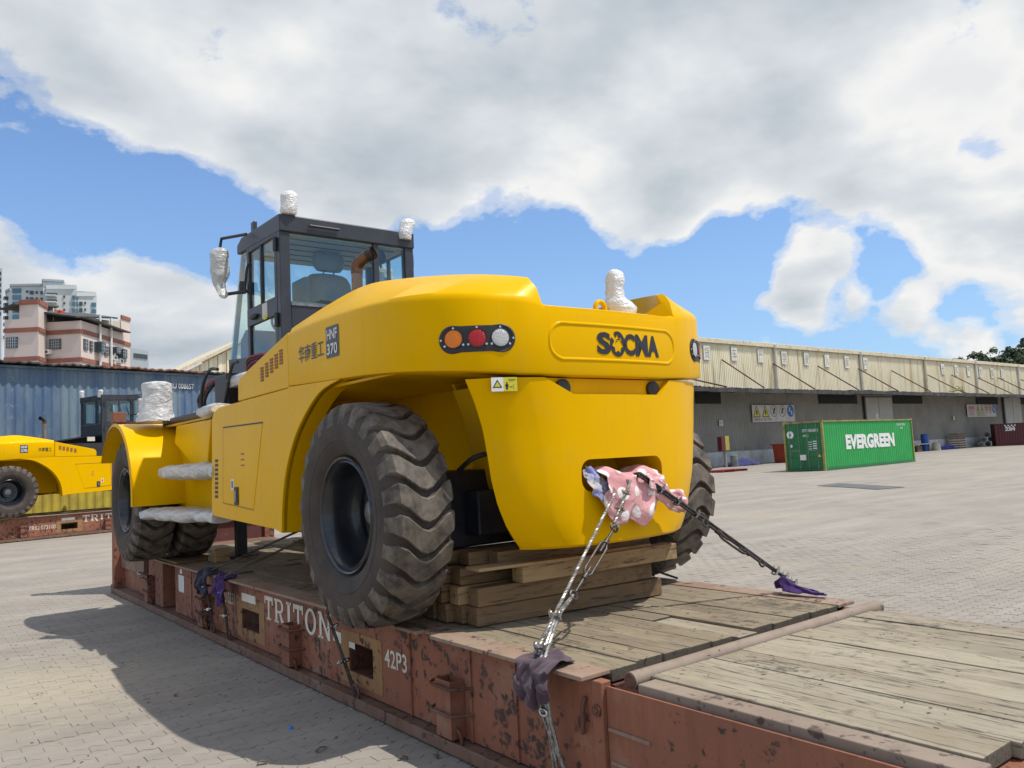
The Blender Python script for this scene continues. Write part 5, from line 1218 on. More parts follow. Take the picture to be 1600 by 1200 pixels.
# ================================================================== BACKGROUND
def thing_at(name, loc, rz, label, cat, group=None):
    o = bpy.data.objects.new(name, None); col.objects.link(o); o.location = loc; o.rotation_euler = (0, 0, rz); o.empty_display_size = .3
    return tag(o, label, cat, group)
def corrug(mb, x0, x1, z0, z1, y, per=.278, dep=.036, out=-1, ax='x', rev=False):
    xs = []; x = x0
    k = 0
    while x < x1-1e-6:
        for f_, d in ((0, 0), (.26, 0), (.5, 1), (.76, 1)):
            xx = x+per*f_
            if xx < x1: xs.append((xx, d))
        x += per
    xs.append((x1, 0))
    P = (lambda a, b, z: (a, b, z)) if ax == 'x' else (lambda a, b, z: (b, a, z))
    mb.loft([[P(a, y-out*dep*d, z) for a, d in xs] for z in (z0, z1)]); return mb
def container(loc, rz, L, Hc, wallm, doorm, railm, label, group=None, doors=True, z=0, flip=False):
    Wc = 2.438; e = thing_at('shipping_container', (loc[0], loc[1], z), rz, label, 'container', group)
    corrug(MB(), .12, L-.12, .17, Hc-.11, .05, out=-1).build('side_wall', wallm, e); corrug(MB(), .12, L-.12, .17, Hc-.11, Wc-.05, out=1).build('side_wall', wallm, e)
    MB().box((.05, .05, Hc-.075), (L-.05, Wc-.05, Hc-.035)).build('roof', wallm, e); MB().box((.1, .06, .1), (L-.1, Wc-.06, .16)).build('floor', 'rackdark', e)
    for y0 in (0, Wc-.07):
        MB().box((.1, y0, Hc-.11), (L-.1, y0+.07, Hc-.03)).build('top_rail', railm, e); MB().box((.1, y0, .015), (L-.1, y0+.07, .17)).build('bottom_rail', doorm, e)
    for x0 in (0, L-.12):
        for y0 in (0, Wc-.12):
            MB().box((x0, y0, .1), (x0+.12, y0+.12, Hc-.1)).build('corner_post', railm, e)
            for z0 in (0, Hc-.12): MB().box((x0-.004, y0-.004, z0), (x0+.17, y0+.14, z0+.12)).build('corner_casting', railm, e, bevel=.008)
        for z0 in (.02, Hc-.13): MB().box((x0+.02, .12, z0), (x0+.10, Wc-.12, z0+.10)).build('end_sill', doorm if z0 < 1 else railm, e)
    corrug(MB(), .12, Wc-.12, .12, Hc-.13, L-.06, per=.25, out=1, ax='y').build('end_wall', wallm, e)
    if doors:
        for k in range(2):
            y0 = .13+k*1.09; y1 = y0+1.08
            d = MB().box((.055, y0, .13), (.09, y1, Hc-.14)).build('container_door', doorm, e)
            for q in range(4):
                z0 = .20+q*(Hc-.4)/4; z1 = z0+(Hc-.4)/4-.09; MB().box((.035, y0+.08, z0), (.058, y1-.08, z1)).build('door_panel', doorm, d, bevel=.01)
            for yb_ in (y0+.27, y0+.83):
                MB().cyl((.02, yb_, .10), (.02, yb_, Hc-.08), .017, 8).build('lock_bar', 'steel', d)
                for z0 in (.2, 1.0, 1.9, Hc-.3): MB().box((.01, yb_-.035, z0), (.036, yb_+.035, z0+.05)).build('bar_bracket', 'steel', d)
            MB().box((.005, y0+.3, 1.15), (.02, y0+.8, 1.19)).build('lock_handle', 'steel', d)
    else: corrug(MB(), .12, Wc-.12, .12, Hc-.13, .06, per=.25, out=-1, ax='y').build('end_wall', wallm, e)
    return e
# green container
GA = R(4.0); gl = PXZ(1290.5, 735.5, 0)
green = container((gl.x, gl.y), GA, 12.19, 2.86, 'greenpaint', 'greendoor', 'olive', 'bright green shipping container with white lettering in front of the warehouse')
def gtext(body, x0, z0, w_, h_, off=.0, nm='lettering', y=-.006+.05-.045): return text(body, quadfn((x0, .042, z0), (w_, 0, 0), (0, 0, h_)), nm, 'white', green, off)
gtext('EVERGREEN', 2.75, 1.10, 6.6, .88, .055)
gtext('EISU 819204', 9.9, 2.42, 1.2, .14); gtext('45', 10.4, 2.2, .35, .12)
for (y0, z0, w_, h_, tx) in ((.36, 2.22, .95, .17, 'EITU 0066803'), (.36+.3, 1.95, .35, .13, '45G1')): text(tx, quadfn((.028, 1.25, z0), (0, -.95 if len(tx) > 5 else -.35, 0), (0, 0, h_)), 'lettering', 'white', green, .01)
for k in range(4):
    MB().box((.026, .72, 1.62-k*.13), (.03, .93, 1.66-k*.13)).build('lettering', 'white', green); MB().box((.026, .42, 1.64-k*.13), (.03, .66, 1.70-k*.13)).build('lettering', 'white', green)
MB().lathe([(.0, 0), (.22, 0)], (.024, 2.02, 2.1), 'x', 28).build('round_emblem', 'white', green); MB().lathe([(.0, 0), (.07, 0)], (.022, 2.02, 2.1), 'x', 12).build('emblem_star', 'greendoor', green); MB().lathe([(.0, 0), (.09, 0)], (.024, 2.0, 1.45), 'x', 16).build('round_emblem', 'white', green)
MB().box((.005, 1.12, .62), (.02, 1.5, .93)).build('paper_plate', 'white', green); MB().add([(.024, .42, .78), (.024, .22, .78), (.024, .32, .95)], [[0, 1, 2]]).build('hazard_sticker', 'signyellow', green)
# stack behind the second machine
fo = A_+n_in*(2.438+1.3)
def back_pt(x, y):
    d = ray(x, y); t_ = (fo-CP).dot(n_in)/d.dot(n_in); return CP+d*t_
right_u = (back_pt(347, 600)-fo).dot(bd)
ol = fo+bd*(right_u-12.19)
yc = container((ol.x, ol.y), ang, 12.19, 2.591, 'yellowcont', 'yellowcont', 'yellowcont', 'faded yellow shipping container at the bottom of the stack behind the second machine', doors=False)
bc_ = container((ol.x, ol.y), ang, 12.19, 2.896, 'bluecont', 'bluecont', 'bluecont', 'weathered blue shipping container stacked above the yellow one', doors=False, z=2.595)
text('LBU 008657', quadfn((9.95, .002, 2.28), (1.05, 0, 0), (0, 0, .2)), 'lettering', 'white', bc_, .01)
left2 = ol-bd*12.4
container((left2.x, left2.y), ang, 12.19, 2.896, 'bluecont', 'bluecont', 'bluecont', 'weathered blue shipping container cut by the left edge of the picture', doors=False, z=0) if False else None
# loose corrugated sheets on the stack
sh = thing_at('roofing_sheet', (ol.x, ol.y, 2.595+2.896+.012), ang, 'dark wavy roofing sheets lying on top of the blue container', 'roofing sheet')
xx = -.3; k = 0
while xx < 12.1:
    L_ = random.uniform(1.7, 2.3); m_ = MB(); mt = 'sheetrust' if 7.2 < xx < 9.4 else 'sheet'; n_ = 22; lift = random.uniform(.0, .05)
    m_.loft([[(xx+L_*i/n_, y_, .04+.025*math.sin(i*2.2)+lift*math.sin(i/n_*3.1)+.05*noise.noise(Vector((xx+i*.3, y_, 2)))) for i in range(n_+1)] for y_ in (-.25, .6, 1.4, 2.5)]); o = m_.build('sheet', mt, sh); o.modifiers.new('s', 'SOLIDIFY').thickness = .05; xx += L_-.12
# ---- warehouse on the right
W0_ = PXZ(1093, 731, 0); W1_ = CP+ray(1566, 690)*(((W0_-CP).dot(_f))*1.60); W1_.z = 0; wd_ = (W1_-W0_).normalized(); wa = math.atan2(wd_.y, wd_.x); wn = Vector((-wd_.y, wd_.x, 0))
wh = thing_at('warehouse', W0_, wa, 'long cream corrugated warehouse with a dark canopy on the right', 'building')
def WH(x, y, off=0):
    d = ray(x, y); o_ = W0_-wn*off; t_ = (o_-CP).dot(wn)/d.dot(wn); q = CP+d*t_-W0_; return q.dot(wd_), q.z
def gp(x, y):
    if y > 736: return PXZ(x, y, 0)
    d = ray(x, y); o_ = W0_-wn*(1.1+(y-703)*.06); t_ = (o_-CP).dot(wn)/d.dot(wn); q = CP+d*t_; q.z = 0; return q
# maroon container at the right edge
zl = gp(1561, 735); mar = container((zl.x, zl.y), R(-58), 12.19, 2.62, 'maroon', 'maroon', 'maroon', 'maroon shipping container with white logo at the right edge', doors=False)
text('ZIM', quadfn((1.0, .044, 1.72), (1.05, 0, 0), (0, 0, .40)), 'lettering', 'white', mar, .05)
for k in range(7):
    MB().lathe([(0, 0), (.09, 0)], (1.05+(k if k < 4 else k-3.6)*.34, .002, 2.35 if k < 4 else 2.2), 'y', 8).build('star', 'white', mar)
SX0, SX1 = -14, 135
ze = WH(1085, 528)[1]; 
OC = 4.0
zc = WH(1085, 604, OC)[1]; zc2 = WH(1560, 614, OC)[1]
ze2 = WH(1590, 572)[1]
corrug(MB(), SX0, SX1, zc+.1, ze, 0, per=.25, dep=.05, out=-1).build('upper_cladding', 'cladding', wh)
corrug(MB(), SX0, SX1, 1.15, zc+.1, 0.02, per=.25, dep=.05, out=-1).build('lower_cladding', 'claddinggreyshade', wh)  # same wall as above; the shade under the canopy is put into this grey
MB().box((SX0, -.10, 0), (SX1, .10, 1.15)).build('base_wall', 'basewhite', wh)
MB().box((SX0, -.22, ze-.33), (SX1, .25, ze+.06)).build('eave_trim', 'trim', wh, bevel=.03)
x = SX0
while x < SX1: MB().loft([[(x, .1, ze-.02), (x+9.9, .1, ze-.02)], [(x, 14, ze+2.6), (x+9.9, 14, ze+2.6)]]).build('roof_sheet', 'cladding', wh); x += 9.95
MB().box((SX0, .3, 0), (SX1, 28, ze-.1)).build('body', 'claddinggreyshade', wh)
MB().loft([[(SX0, 14, ze+2.6), (SX1, 14, ze+2.6)], [(SX0, 28, ze), (SX1, 28, ze)]]).build('roof_sheet', 'cladding', wh)
for xg in (SX0, SX1-.2): MB().prism([(.15, 0), (27.9, 0), (27.9, ze-.05), (14, ze+2.5), (.15, ze-.06)], lambda a, b: (xg-.03, a, b), lambda a, b: (xg+.17, a, b)).build('gable_wall', 'cladding', wh)
# canopy in sagging lengths
x = SX0; k = 0
while x < SX1:
    L_ = random.uniform(4.6, 6.2); n_ = 24; dz = random.uniform(-.08, .08)
    m_ = MB(); m_.loft([[(x+L_*i/n_, y_, zc+dz*.5+(.28 if y_ > -1 else (.0))+.035*math.sin(i*2.6)+.10*noise.noise(Vector((x*.4+i*.12, y_, 1)))) for i in range(n_+1)] for y_ in (-.02, -1.1, -OC)])
    o = m_.build('canopy_sheet', 'canopy', wh); o.modifiers.new('s', 'SOLIDIFY').thickness = .04
    MB().box((x+.02, -OC-.03, zc-.34+dz*.5), (x+L_-.02, -OC+.04, zc-.03+dz*.5)).build('canopy_edge', 'canopy', wh); x += L_
for (x_, y_) in ((1070, 590), (1127, 562), (1207, 568), (1277, 572), (1340, 576), (1392, 579), (1445, 584), (1486, 586), (1524, 589), (1558, 590), (1592, 592), (1625, 594)):
    s_, z_ = WH(x_, y_); MB().cyl((s_, -.05, z_), (s_, -OC+.1, zc+.05), .06, 8).build('tie_rod', 'oldrust', wh)
for x_ in (1210, 1343, 1443, 1522, 1588):
    s_, z_ = WH(x_, 570); o = MB().cyl((s_, -.16, zc), (s_, -.16, ze-.3), .14, 10).build('downpipe', 'downpipe' if x_ != 1443 else 'trim', wh, smooth=40); MB().cyl((s_, -.16, ze-.35), (s_, -.16, ze-.05), .26, 10).build('rain_head', 'downpipe', o)
chars = '货车严禁驶入库内仓库严禁烟火'
bpx = [(1103, 551), (1146, 553), (1187, 556), (1224, 559), (1259, 561), (1291, 564), (1322, 566), (1351, 568), (1472, 577), (1493, 579), (1512, 580), (1531, 582), (1549, 583), (1565, 584)]
for ch, (x_, y_) in zip(chars, bpx):
    s_, z_ = WH(x_, y_); b = MB().box((s_-.42, -.10, z_-.62), (s_+.42, -.06, z_+.62)).build('character_board', 'boardwhite', wh, bevel=.02)
    text(ch, quadfn((s_-.32, -.106, z_-.48), (.64, 0, 0), (0, 0, .96)), 'character', 'signgrey', b, .0)
# louvred openings, sliding doors, boards under the canopy
def wbox(x0, y0, x1, y1, nm, mt, dep=.06, par=None, off=.06):
    (a, z1), (b, z0) = WH(x0, y0), WH(x1, y1); return MB().box((a, -off-dep, z0), (b, -off, z1)).build(nm, mt, par or wh), a, b, z0, z1
for (x0, y0, x1, y1) in ((1085, 612, 1125, 631), (1278, 617, 1338, 631), (1394, 618, 1440, 631), (1524, 619, 1558, 632), (1592, 620, 1640, 632)):
    o, a, b, z0, z1 = wbox(x0, y0, x1, y1, 'louvre_window', 'louvre')
    for q in range(6): MB().bar((a, -.14, z0+(z1-z0)*(q+.5)/6), (b, -.14, z0+(z1-z0)*(q+.5)/6), .05, .03).build('louvre_blade', 'louvre', o)
for (x0, xm, x1, dg) in ((1350, 1370, 1391, '1'), (1567, 1579, 1592, '0')):
    for (p0, p1) in ((x0, xm), (xm+.6, x1)):
        (a, z1) = WH(p0, 621); (b, _) = WH(p1, 621); d = MB().box((a, -.14, .15), (b, -.07, z1)).build('sliding_door', 'doorgrey', wh, bevel=.02)
    s_, z_ = WH(xm-2, 651); text(dg, quadfn((s_-.15, -.16, z_-.5), (.35, 0, 0), (0, 0, .8)), 'door_number', 'white', wh)
    (a, z1) = WH(x0-3, 619); MB().box((a-.12, -.25, 0), (a+.12, -.08, z1)).build('door_post', 'black', wh)
def signboard(x0, y0, x1, y1, lab, second=False):
    (a, z1), (b, _) = WH(x0, y0), WH(x1, y0); _, z0 = WH(x0, y1); e = thing_at('safety_sign', W0_, wa, lab, 'sign')
    w_ = b-a; h_ = z1-z0; MB().box((a, -.16, z0), (b, -.13, z1)).build('panel', 'signpaper', e)
    n0 = .0 if not second else .3
    for k in range(5):
        c = a+w_*(n0+(1-n0)*(k+.5)/5); r_ = min(w_*(1-n0)/10*.92, h_*.36); zc_ = z0+h_*.64
        if k < 2:
            MB().add([(c-r_, -.165, zc_-r_), (c+r_, -.165, zc_-r_), (c, -.165, zc_+r_)], [[0, 1, 2]]).build('pictogram', 'black', e); MB().add([(c-r_*.78, -.169, zc_-r_*.86), (c+r_*.78, -.169, zc_-r_*.86), (c, -.169, zc_+r_*.7)], [[0, 1, 2]]).build('pictogram', 'signyellow', e)
            MB().add([(c-r_*.12, -.173, zc_-r_*.6), (c+r_*.12, -.173, zc_-r_*.6), (c+r_*.2, -.173, zc_+.1*r_), (c-r_*.2, -.173, zc_+.1*r_)], [[0, 1, 2, 3]]).build('pictogram', 'black', e)
        elif k < 4:
            MB().lathe([(r_*.85, 0), (r_, 0)], (c, -.166, zc_), 'y', 24).build('pictogram', 'signgrey' if not second else 'signred', e); MB().bar((c-r_*.2, -.167, zc_-r_*.4), (c+r_*.3, -.167, zc_+r_*.5), r_*.01, r_*.4).build('pictogram', 'black', e); MB().bar((c-r_*.6, -.168, zc_+r_*.6), (c+r_*.6, -.168, zc_-r_*.6), .006, .06).build('pictogram', 'signgrey' if not second else 'signred', e)
        else:
            MB().lathe([(0, 0), (r_, 0)], (c, -.166, zc_), 'y', 24).build('pictogram', 'signblue', e); MB().box((c-r_*.45, -.172, zc_-r_*.1), (c-.02, -.168, zc_+r_*.6)).build('pictogram', 'signpaper', e); MB().box((c+r_*.1, -.172, zc_-r_*.6), (c+r_*.5, -.168, zc_+r_*.05)).build('pictogram', 'signpaper', e)
    if second:
        MB().box((a+.05*w_, -.166, z0+h_*.1), (a+.24*w_, -.162, z1-h_*.1)).build('notice', 'signpink', e)
        text('禁止烟火', quadfn((a+.06*w_, -.17, z0+h_*.62), (.17*w_, 0, 0), (0, 0, h_*.2)), 'sign_text', 'signred', e, .01)
    text('注意安全 当心叉车', quadfn((a+w_*(n0+.02), -.166, z0+h_*.08), (w_*.42*(1-n0), 0, 0), (0, 0, h_*.15)), 'sign_text', 'black', e, .01)
signboard(1172, 633, 1238, 660, 'long safety sign with yellow triangles and a blue disc above the green container')
signboard(1508, 632, 1553, 652, 'smaller safety sign with pink notice beside the maroon container', True)
def small_sign(x, y, lab):
    s_, z_ = WH(x, y); e = thing_at('notice_plate', W0_, wa, lab, 'sign'); MB().box((s_-.26, -.12, z_-.24), (s_+.26, -.09, z_+.24)).build('plate', 'signpaper', e)
    for q in range(2): MB().box((s_-.18, -.125, z_-.05+q*.12), (s_+.18, -.121, z_-.0+q*.12)).build('text_line', 'signgrey', e)
small_sign(1125, 661, 'small white notice plate on the warehouse wall near the yellow machine'); small_sign(1489, 653, 'small white notice plate in the middle of the warehouse wall')
# ---- clutter along the warehouse
q = gp(1133, 728); e = thing_at('hydrant_cabinet', (q.x, q.y, 0), wa, 'maroon and yellow cabinet on a post by the warehouse wall', 'cabinet')
MB().box((-.5, -.2, 1.25), (-.05, .2, 2.35)).build('side_box', 'boxmaroon', e, bevel=.02); MB().box((-.05, -.22, 1.3), (.45, .22, 2.4)).build('door', 'boxyellow', e, bevel=.02); MB().cyl((.1, 0, 0), (.1, 0, 1.3), .12, 12).build('post', 'claddinggreyshade', e, smooth=40)
q = gp(1143, 729); e = thing_at('steel_drum', (q.x+.4, q.y, 0), 0, 'grey drum beside the cabinet post', 'drum'); MB().lathe([(0, 0), (.28, 0), (.29, .02), (.28, .3), (.29, .32), (.28, .6), (.29, .85), (.27, .87), (0, .87)], (0, 0, 0), 'z', 24).build('drum_body', 'pipegrey', e, smooth=40)
q = gp(1109, 731); e = thing_at('traffic_cone', (q.x, q.y, 0), 0, 'small orange traffic cone by the white base wall', 'cone'); MB().lathe([(.0, .75), (.03, .75), (.16, .04), (.0, .04)], (0, 0, 0), 'z', 16).build('cone_body', 'coneorange', e, smooth=40); MB().box((-.2, -.2, 0), (.2, .2, .04)).build('cone_base', 'black', e); MB().lathe([(.075, .52), (.105, .36)], (0, 0, 0), 'z', 16).build('cone_band', 'white', e)
def heap(x0, x1, y, h_, mt, name, lab, cat, seed, dep=1.2):
    a, b = gp(x0, y), gp(x1, y); L_ = (b-a)
    def fn(u, v_): 
        r_ = math.sin(math.pi*u)**.5*math.sin(math.pi*v_)**.6; p_ = a+L_*u+wn*(v_*dep); return (p_.x, p_.y, .02+h_*r_*(.75+.35*noise.noise(Vector((u*4, v_*3, seed)))))
    return crumple(name, fn, 26, 14, mt, lab, cat, .06, 12, seed)
heap(1148, 1192, 730, .75, 'tarp', 'folded_tarpaulin', 'dark blue tarpaulin heap on the ground by the warehouse', 'tarpaulin', 3)
heap(1472, 1500, 708, .5, 'tarpblue', 'folded_tarpaulin', 'bright blue tarpaulin spread beside the pallets', 'tarpaulin', 5)
def pallet(x, y, rz, lab, mt, z=0, grp=None, L_=1.5):
    q = gp(x, y); e = thing_at('pallet', (q.x, q.y, z), rz, lab, 'pallet', grp)
    for k in range(6): MB().box((-L_/2, -.6+k*.2, .11), (L_/2, -.46+k*.2, .14)).build('slat', mt, e)
    for xk in (-L_/2+.05, 0, L_/2-.05): MB().box((xk-.05, -.6, 0), (xk+.05, .54, .11)).build('runner', mt, e)
pallet(1137, 737, wa, 'low red pallet on the yard left of the green container', 'palletred', L_=2.6)
for k in range(7): pallet(1497, 704.5, wa+.05*(k % 3-1), ['lowest', 'second', 'third', 'fourth', 'fifth', 'sixth', 'topmost'][k]+' pallet of the wooden pallet stack by the warehouse wall', 'palletwood', z=k*.26, grp='stacked wooden pallets')
q = gp(1232, 726); e = thing_at('waste_bin', (q.x, q.y, 0), wa, 'rusty orange open bin half hidden behind the green container', 'bin'); MB().prism([(-.9, 0), (.9, 0), (1.1, 1.5), (-1.1, 1.5)], lambda a, b: (a, -.7, b), lambda a, b: (a, .7, b)).build('bin_body', 'binorange', e, bevel=.02); MB().box((-1.2, -.8, 1.5), (1.2, .8, 1.58)).build('bin_rim', 'binorange', e)
q = gp(1447, 711); e = thing_at('plastic_drum', (q.x, q.y, 0), 0, 'tall blue plastic drum beside the green container', 'drum'); MB().lathe([(0, 0), (.36, 0), (.38, .05), (.38, .6), (.4, .63), (.38, .66), (.38, 1.2), (.4, 1.23), (.38, 1.26), (.37, 1.75), (.3, 1.82), (0, 1.82)], (0, 0, 0), 'z', 24).build('drum_body', 'drumblue', e, smooth=40)
q = gp(1434, 711); e = thing_at('work_table', (q.x, q.y, 0), wa, 'low dark table behind the blue drum', 'table'); MB().box((-1.0, -.5, .75), (1.9, .5, .82)).build('table_top', 'signpaper', e); [MB().box((a-.04, b-.04, 0), (a+.04, b+.04, .75)).build('leg', 'cratebrown', e) for a in (-.9, 1.8) for b in (-.45, .45)]; MB().box((-.7, -.3, .02), (.5, .4, .6)).build('lower_box', 'cratebrown', e)
q = gp(1464, 709); e = thing_at('white_sack', (q.x, q.y, 0), 0, 'grey-white sack between the drum and the blue tarpaulin', 'sack'); bpy.data.objects.remove(e); wb = wrapped('white_sack', (q.x, q.y, 0), [(0, .5, .4, 0, 0), (.2, .55, .42, 0, 0), (.6, .5, .4, 0, 0), (.85, .3, .25, 0, 0), (.9, .1, .1, 0, 0)], 'cream', None, 8, .05); tag(wb, 'grey-white sack between the drum and the blue tarpaulin', 'sack')
for k, (x, y, zz_) in enumerate(((1534, 704, .3), (1545, 703.5, .3), (1539, 704, .85), (1550, 703, .85), (1545, 703.5, 1.4))):
    q = gp(x, y); e = thing_at('rolled_bundle', (q.x, q.y, zz_), wa-R(70), ['left bottom', 'right bottom', 'left middle', 'right middle', 'top'][k]+' grey-green roll in the heap beside the maroon container', 'roll', 'grey-green rolls heaped by the warehouse')
    MB().lathe([(0, -.9), (.2, -.9), (.31, -.86), (.31, .86), (.2, .9), (0, .9)], (0, 0, 0), 'y', 18).build('roll_body', 'pipegrey', e, smooth=50); MB().lathe([(.05, -.91), (.14, -.91)], (0, 0, 0), 'y', 14).build('roll_core', 'black', e)
# wires bunched at the broken downpipe
s_, z_ = WH(1442, 602); e = thing_at('cable_tangle', W0_, wa, 'tangle of cables at the rusty downpipe over the canopy', 'cable')
for k in range(7): MB().tube(catmull([(s_-1.4+random.uniform(-.5, .8), -OC+.6, zc+.2), (s_-.5+random.uniform(-.3, .3), -OC+.3, zc+.35+random.uniform(-.1, .5)), (s_+.3+random.uniform(-.4, .4), -OC+.2, zc+.3+random.uniform(-.2, .5)), (s_+1.2+random.uniform(-.6, .3), -OC+.1, zc+random.uniform(-.1, .2))], 5), .035, 6).build('cable', 'olive', e)
# ---- hill with wood, blue-grey shed roof
hp = [(CP+ray(x, y)*520) for x, y in ((1500, 575), (1540, 556), (1575, 548), (1620, 538), (1700, 515), (1800, 500), (1950, 520), (2100, 600))]
rows = []
for d_ in (0, 60, 140):
    rows.append([(p_.x+_f.x*d_, p_.y+_f.y*d_, (p_.z-3)*(1 if d_ == 60 else (.0 if d_ == 0 else .6))) for p_ in hp])
hill = tag(MB().loft(rows).build('hill', 'hillsoil', None, smooth=60), kind='structure')
fol = MB()
for k in range(760):
    i = random.randrange(len(hp)-1); f_ = random.random(); p_ = hp[i].lerp(hp[i+1], f_); dd_ = random.uniform(0, 62); cz = (p_.z-3.5)*dd_/60+random.uniform(-1, 1)
    c0 = Vector((p_.x+_f.x*dd_, p_.y+_f.y*dd_, cz+3)); rr = random.uniform(2.6, 4.6)
    for j in range(48):
        v_ = Vector((random.gauss(0, 1), random.gauss(0, 1), random.gauss(0, .8))).normalized()*rr*random.uniform(.6, 1.05); v_.z = abs(v_.z)*1.1-1; c1 = c0+v_
        n_ = (v_+Vector((random.gauss(0, 1), random.gauss(0, 1), random.gauss(0, 1)))*1.6).normalized(); u = n_.orthogonal().normalized()*random.uniform(.5, 1.1); w_ = n_.cross(u)
        fol.add([c1-u-w_, c1+u-w_*.6, c1+u*.8+w_, c1-u*.7+w_*.9], [[0, 1, 2, 3]])
tag(fol.build('hill_wood', 'leaf', None, fix=False), 'dark green wood covering the hill behind the warehouse', 'wood', kind='stuff')
e = thing_at('far_shed', (CP+ray(1600, 600)*190).xy.to_3d(), wa, 'pale blue-grey shed roof behind the warehouse at the right edge', 'building')
MB().box((-6, 0, 0), (60, 25, 16.0)).build('shed_wall', 'greywall', e); MB().prism([(-.5, 16.0), (25.5, 16.0), (25, 17.6), (12.5, 19.5)], lambda a, b: (-7, a, b), lambda a, b: (61, a, b)).build('shed_roof', 'greywall', e)
# ---- buildings at the left
def dp_(x, y, D): return CP+ray(x, y)*D
def vface(P, Q, x, y):
    P, Q = Vector((P.x, P.y, 0)), Vector((Q.x, Q.y, 0)); e_ = (Q-P).normalized(); n = Vector((-e_.y, e_.x, 0)); d = ray(x, y); t_ = (P-CP).dot(n)/d.dot(n); return CP+d*t_, e_, (n if n.dot(CP-P) > 0 else -n)
def win(P, Q, x0, y0, x1, y1, name, mt, par, dep=.15, frame=None):
    a, e_, n = vface(P, Q, x0, (y0+y1)/2); b, _, _ = vface(P, Q, x1, (y0+y1)/2); t_, _, _ = vface(P, Q, (x0+x1)/2, y0); b2, _, _ = vface(P, Q, (x0+x1)/2, y1)
    m_ = MB(); c = [Vector((a.x, a.y, b2.z)), Vector((b.x, b.y, b2.z)), Vector((b.x, b.y, t_.z)), Vector((a.x, a.y, t_.z))]
    m_.add([p_-n*.05 for p_ in c]+[p_+n*dep for p_ in c], [[0, 1, 2, 3], [4, 5, 6, 7], [0, 1, 5, 4], [1, 2, 6, 5], [2, 3, 7, 6], [3, 0, 4, 7]]); o = m_.build(name, mt, par)
    if frame:
        for k in range(1, frame[0]): f_ = k/frame[0]; p0 = c[0].lerp(c[1], f_)+n*(dep+.02); p1 = c[3].lerp(c[2], f_)+n*(dep+.02); MB().bar(p0, p1, .05, .05).build('grille_bar', 'greywall', o)
        for k in range(1, frame[1]): f_ = k/frame[1]; p0 = c[0].lerp(c[3], f_)+n*(dep+.02); p1 = c[1].lerp(c[2], f_)+n*(dep+.02); MB().bar(p0, p1, .05, .05).build('grille_bar', 'greywall', o)
    return o
pk_ = empty('apartment_house', dp_(80, 600, 84).xy.to_3d(), 'pale pink house with brick-red bands above the blue container', 'building')
A0 = dp_(7, 520, 80); A1 = dp_(30, 520, 80); A2 = dp_(60, 520, 80); A3 = dp_(73, 520, 82.4); A4 = dp_(126.5, 520, 82.2); A5 = dp_(203, 520, 92.6)
def zof(x, y, D): return dp_(x, y, D).z
back = ray(100, 600); back.z = 0; back = back.normalized()*14
def block(pts, z0, z1, mt, nm):
    poly = [(p_.x, p_.y) for p_ in pts]; MB().prism(poly, lambda a, b: (a, b, z0), lambda a, b: (a, b, z1)).build(nm, mt, pk_)
zA = zof(18, 499, 80); zT = zof(45, 471, 80); zM = zof(100, 502, 82.3)
block([A0, A1, A1+back, A0+back], 0, zA, 'pinkwall', 'wall'); block([A1, A2, A3, A3+back, A1+back], 0, zT, 'pinkwall', 'wall'); block([A3+_f*.02, A4, A5, A5+back*.5, A3+back], 0, zM, 'pinkwall', 'wall')
zR = zof(197, 506, 92); R0 = dp_(189, 520, 90.6); block([R0, A5+_f*.01, A5+back*.5, R0+back*.5], zM-.5, zR+.6, 'pinkwall', 'wall')
block([dp_(150, 520, 88), R0+_f*.2, R0+back*.4, dp_(150, 520, 88)+back*.4], zM-.5, zR, 'creamwall', 'wall')
def bandstrip(P, Q, z, h_=.42, mt='brickred', nm='brick_band', d=.12):
    e_ = (Vector((Q.x, Q.y, 0))-Vector((P.x, P.y, 0))); n = Vector((-e_.y, e_.x, 0)).normalized(); n = n if n.dot(CP-P) > 0 else -n
    MB().prism([(0, z-h_/2), (1, z-h_/2), (1, z+h_/2), (0, z+h_/2)], lambda a, b: (P.x+e_.x*a+n.x*d, P.y+e_.y*a+n.y*d, b), lambda a, b: (P.x+e_.x*a-n.x*.05, P.y+e_.y*a-n.y*.05, b)).build(nm, mt, pk_)
zb1 = zof(45, 515.0, 80); zb2 = zof(45, 561, 80)
for P, Q in ((A0, A1), (A1, A2), (A2, A3), (A3, A4), (A4, A5)):
    for z in (zb1, zb2): bandstrip(P, Q, z)
bandstrip(A1, A2, zT, .5); bandstrip(A2, A3, zT, .5); bandstrip(R0, A5, zR+.6, .4)
for (P, Q, x0, y0, x1, y1, fr_) in ((A0, A1, 10.5, 527, 28, 544, (5, 4)), (A3, A4, 78, 530, 95.5, 546, (5, 4)), (A4, A5, 130, 530, 136.5, 547, (2, 3)), (A4, A5, 139.5, 533, 144, 549, (2, 3)), (A4, A5, 154.5, 538, 160, 554, (2, 3)), (A4, A5, 162, 541, 168, 556, (2, 3)), (A4, A5, 190, 550, 196, 565, (2, 3))):
    win(P, Q, x0, y0, x1, y1, 'window', 'window', pk_, .12, fr_)
for (P, Q, x0, y0, x1, y1) in ((A4, A5, 147, 535, 154, 551), (A4, A5, 171, 543, 178, 553), (A4, A5, 181, 546, 188, 560)):
    win(P, Q, x0, y0, x1, y1, 'bay_window', 'window', pk_, .8, (2, 3))
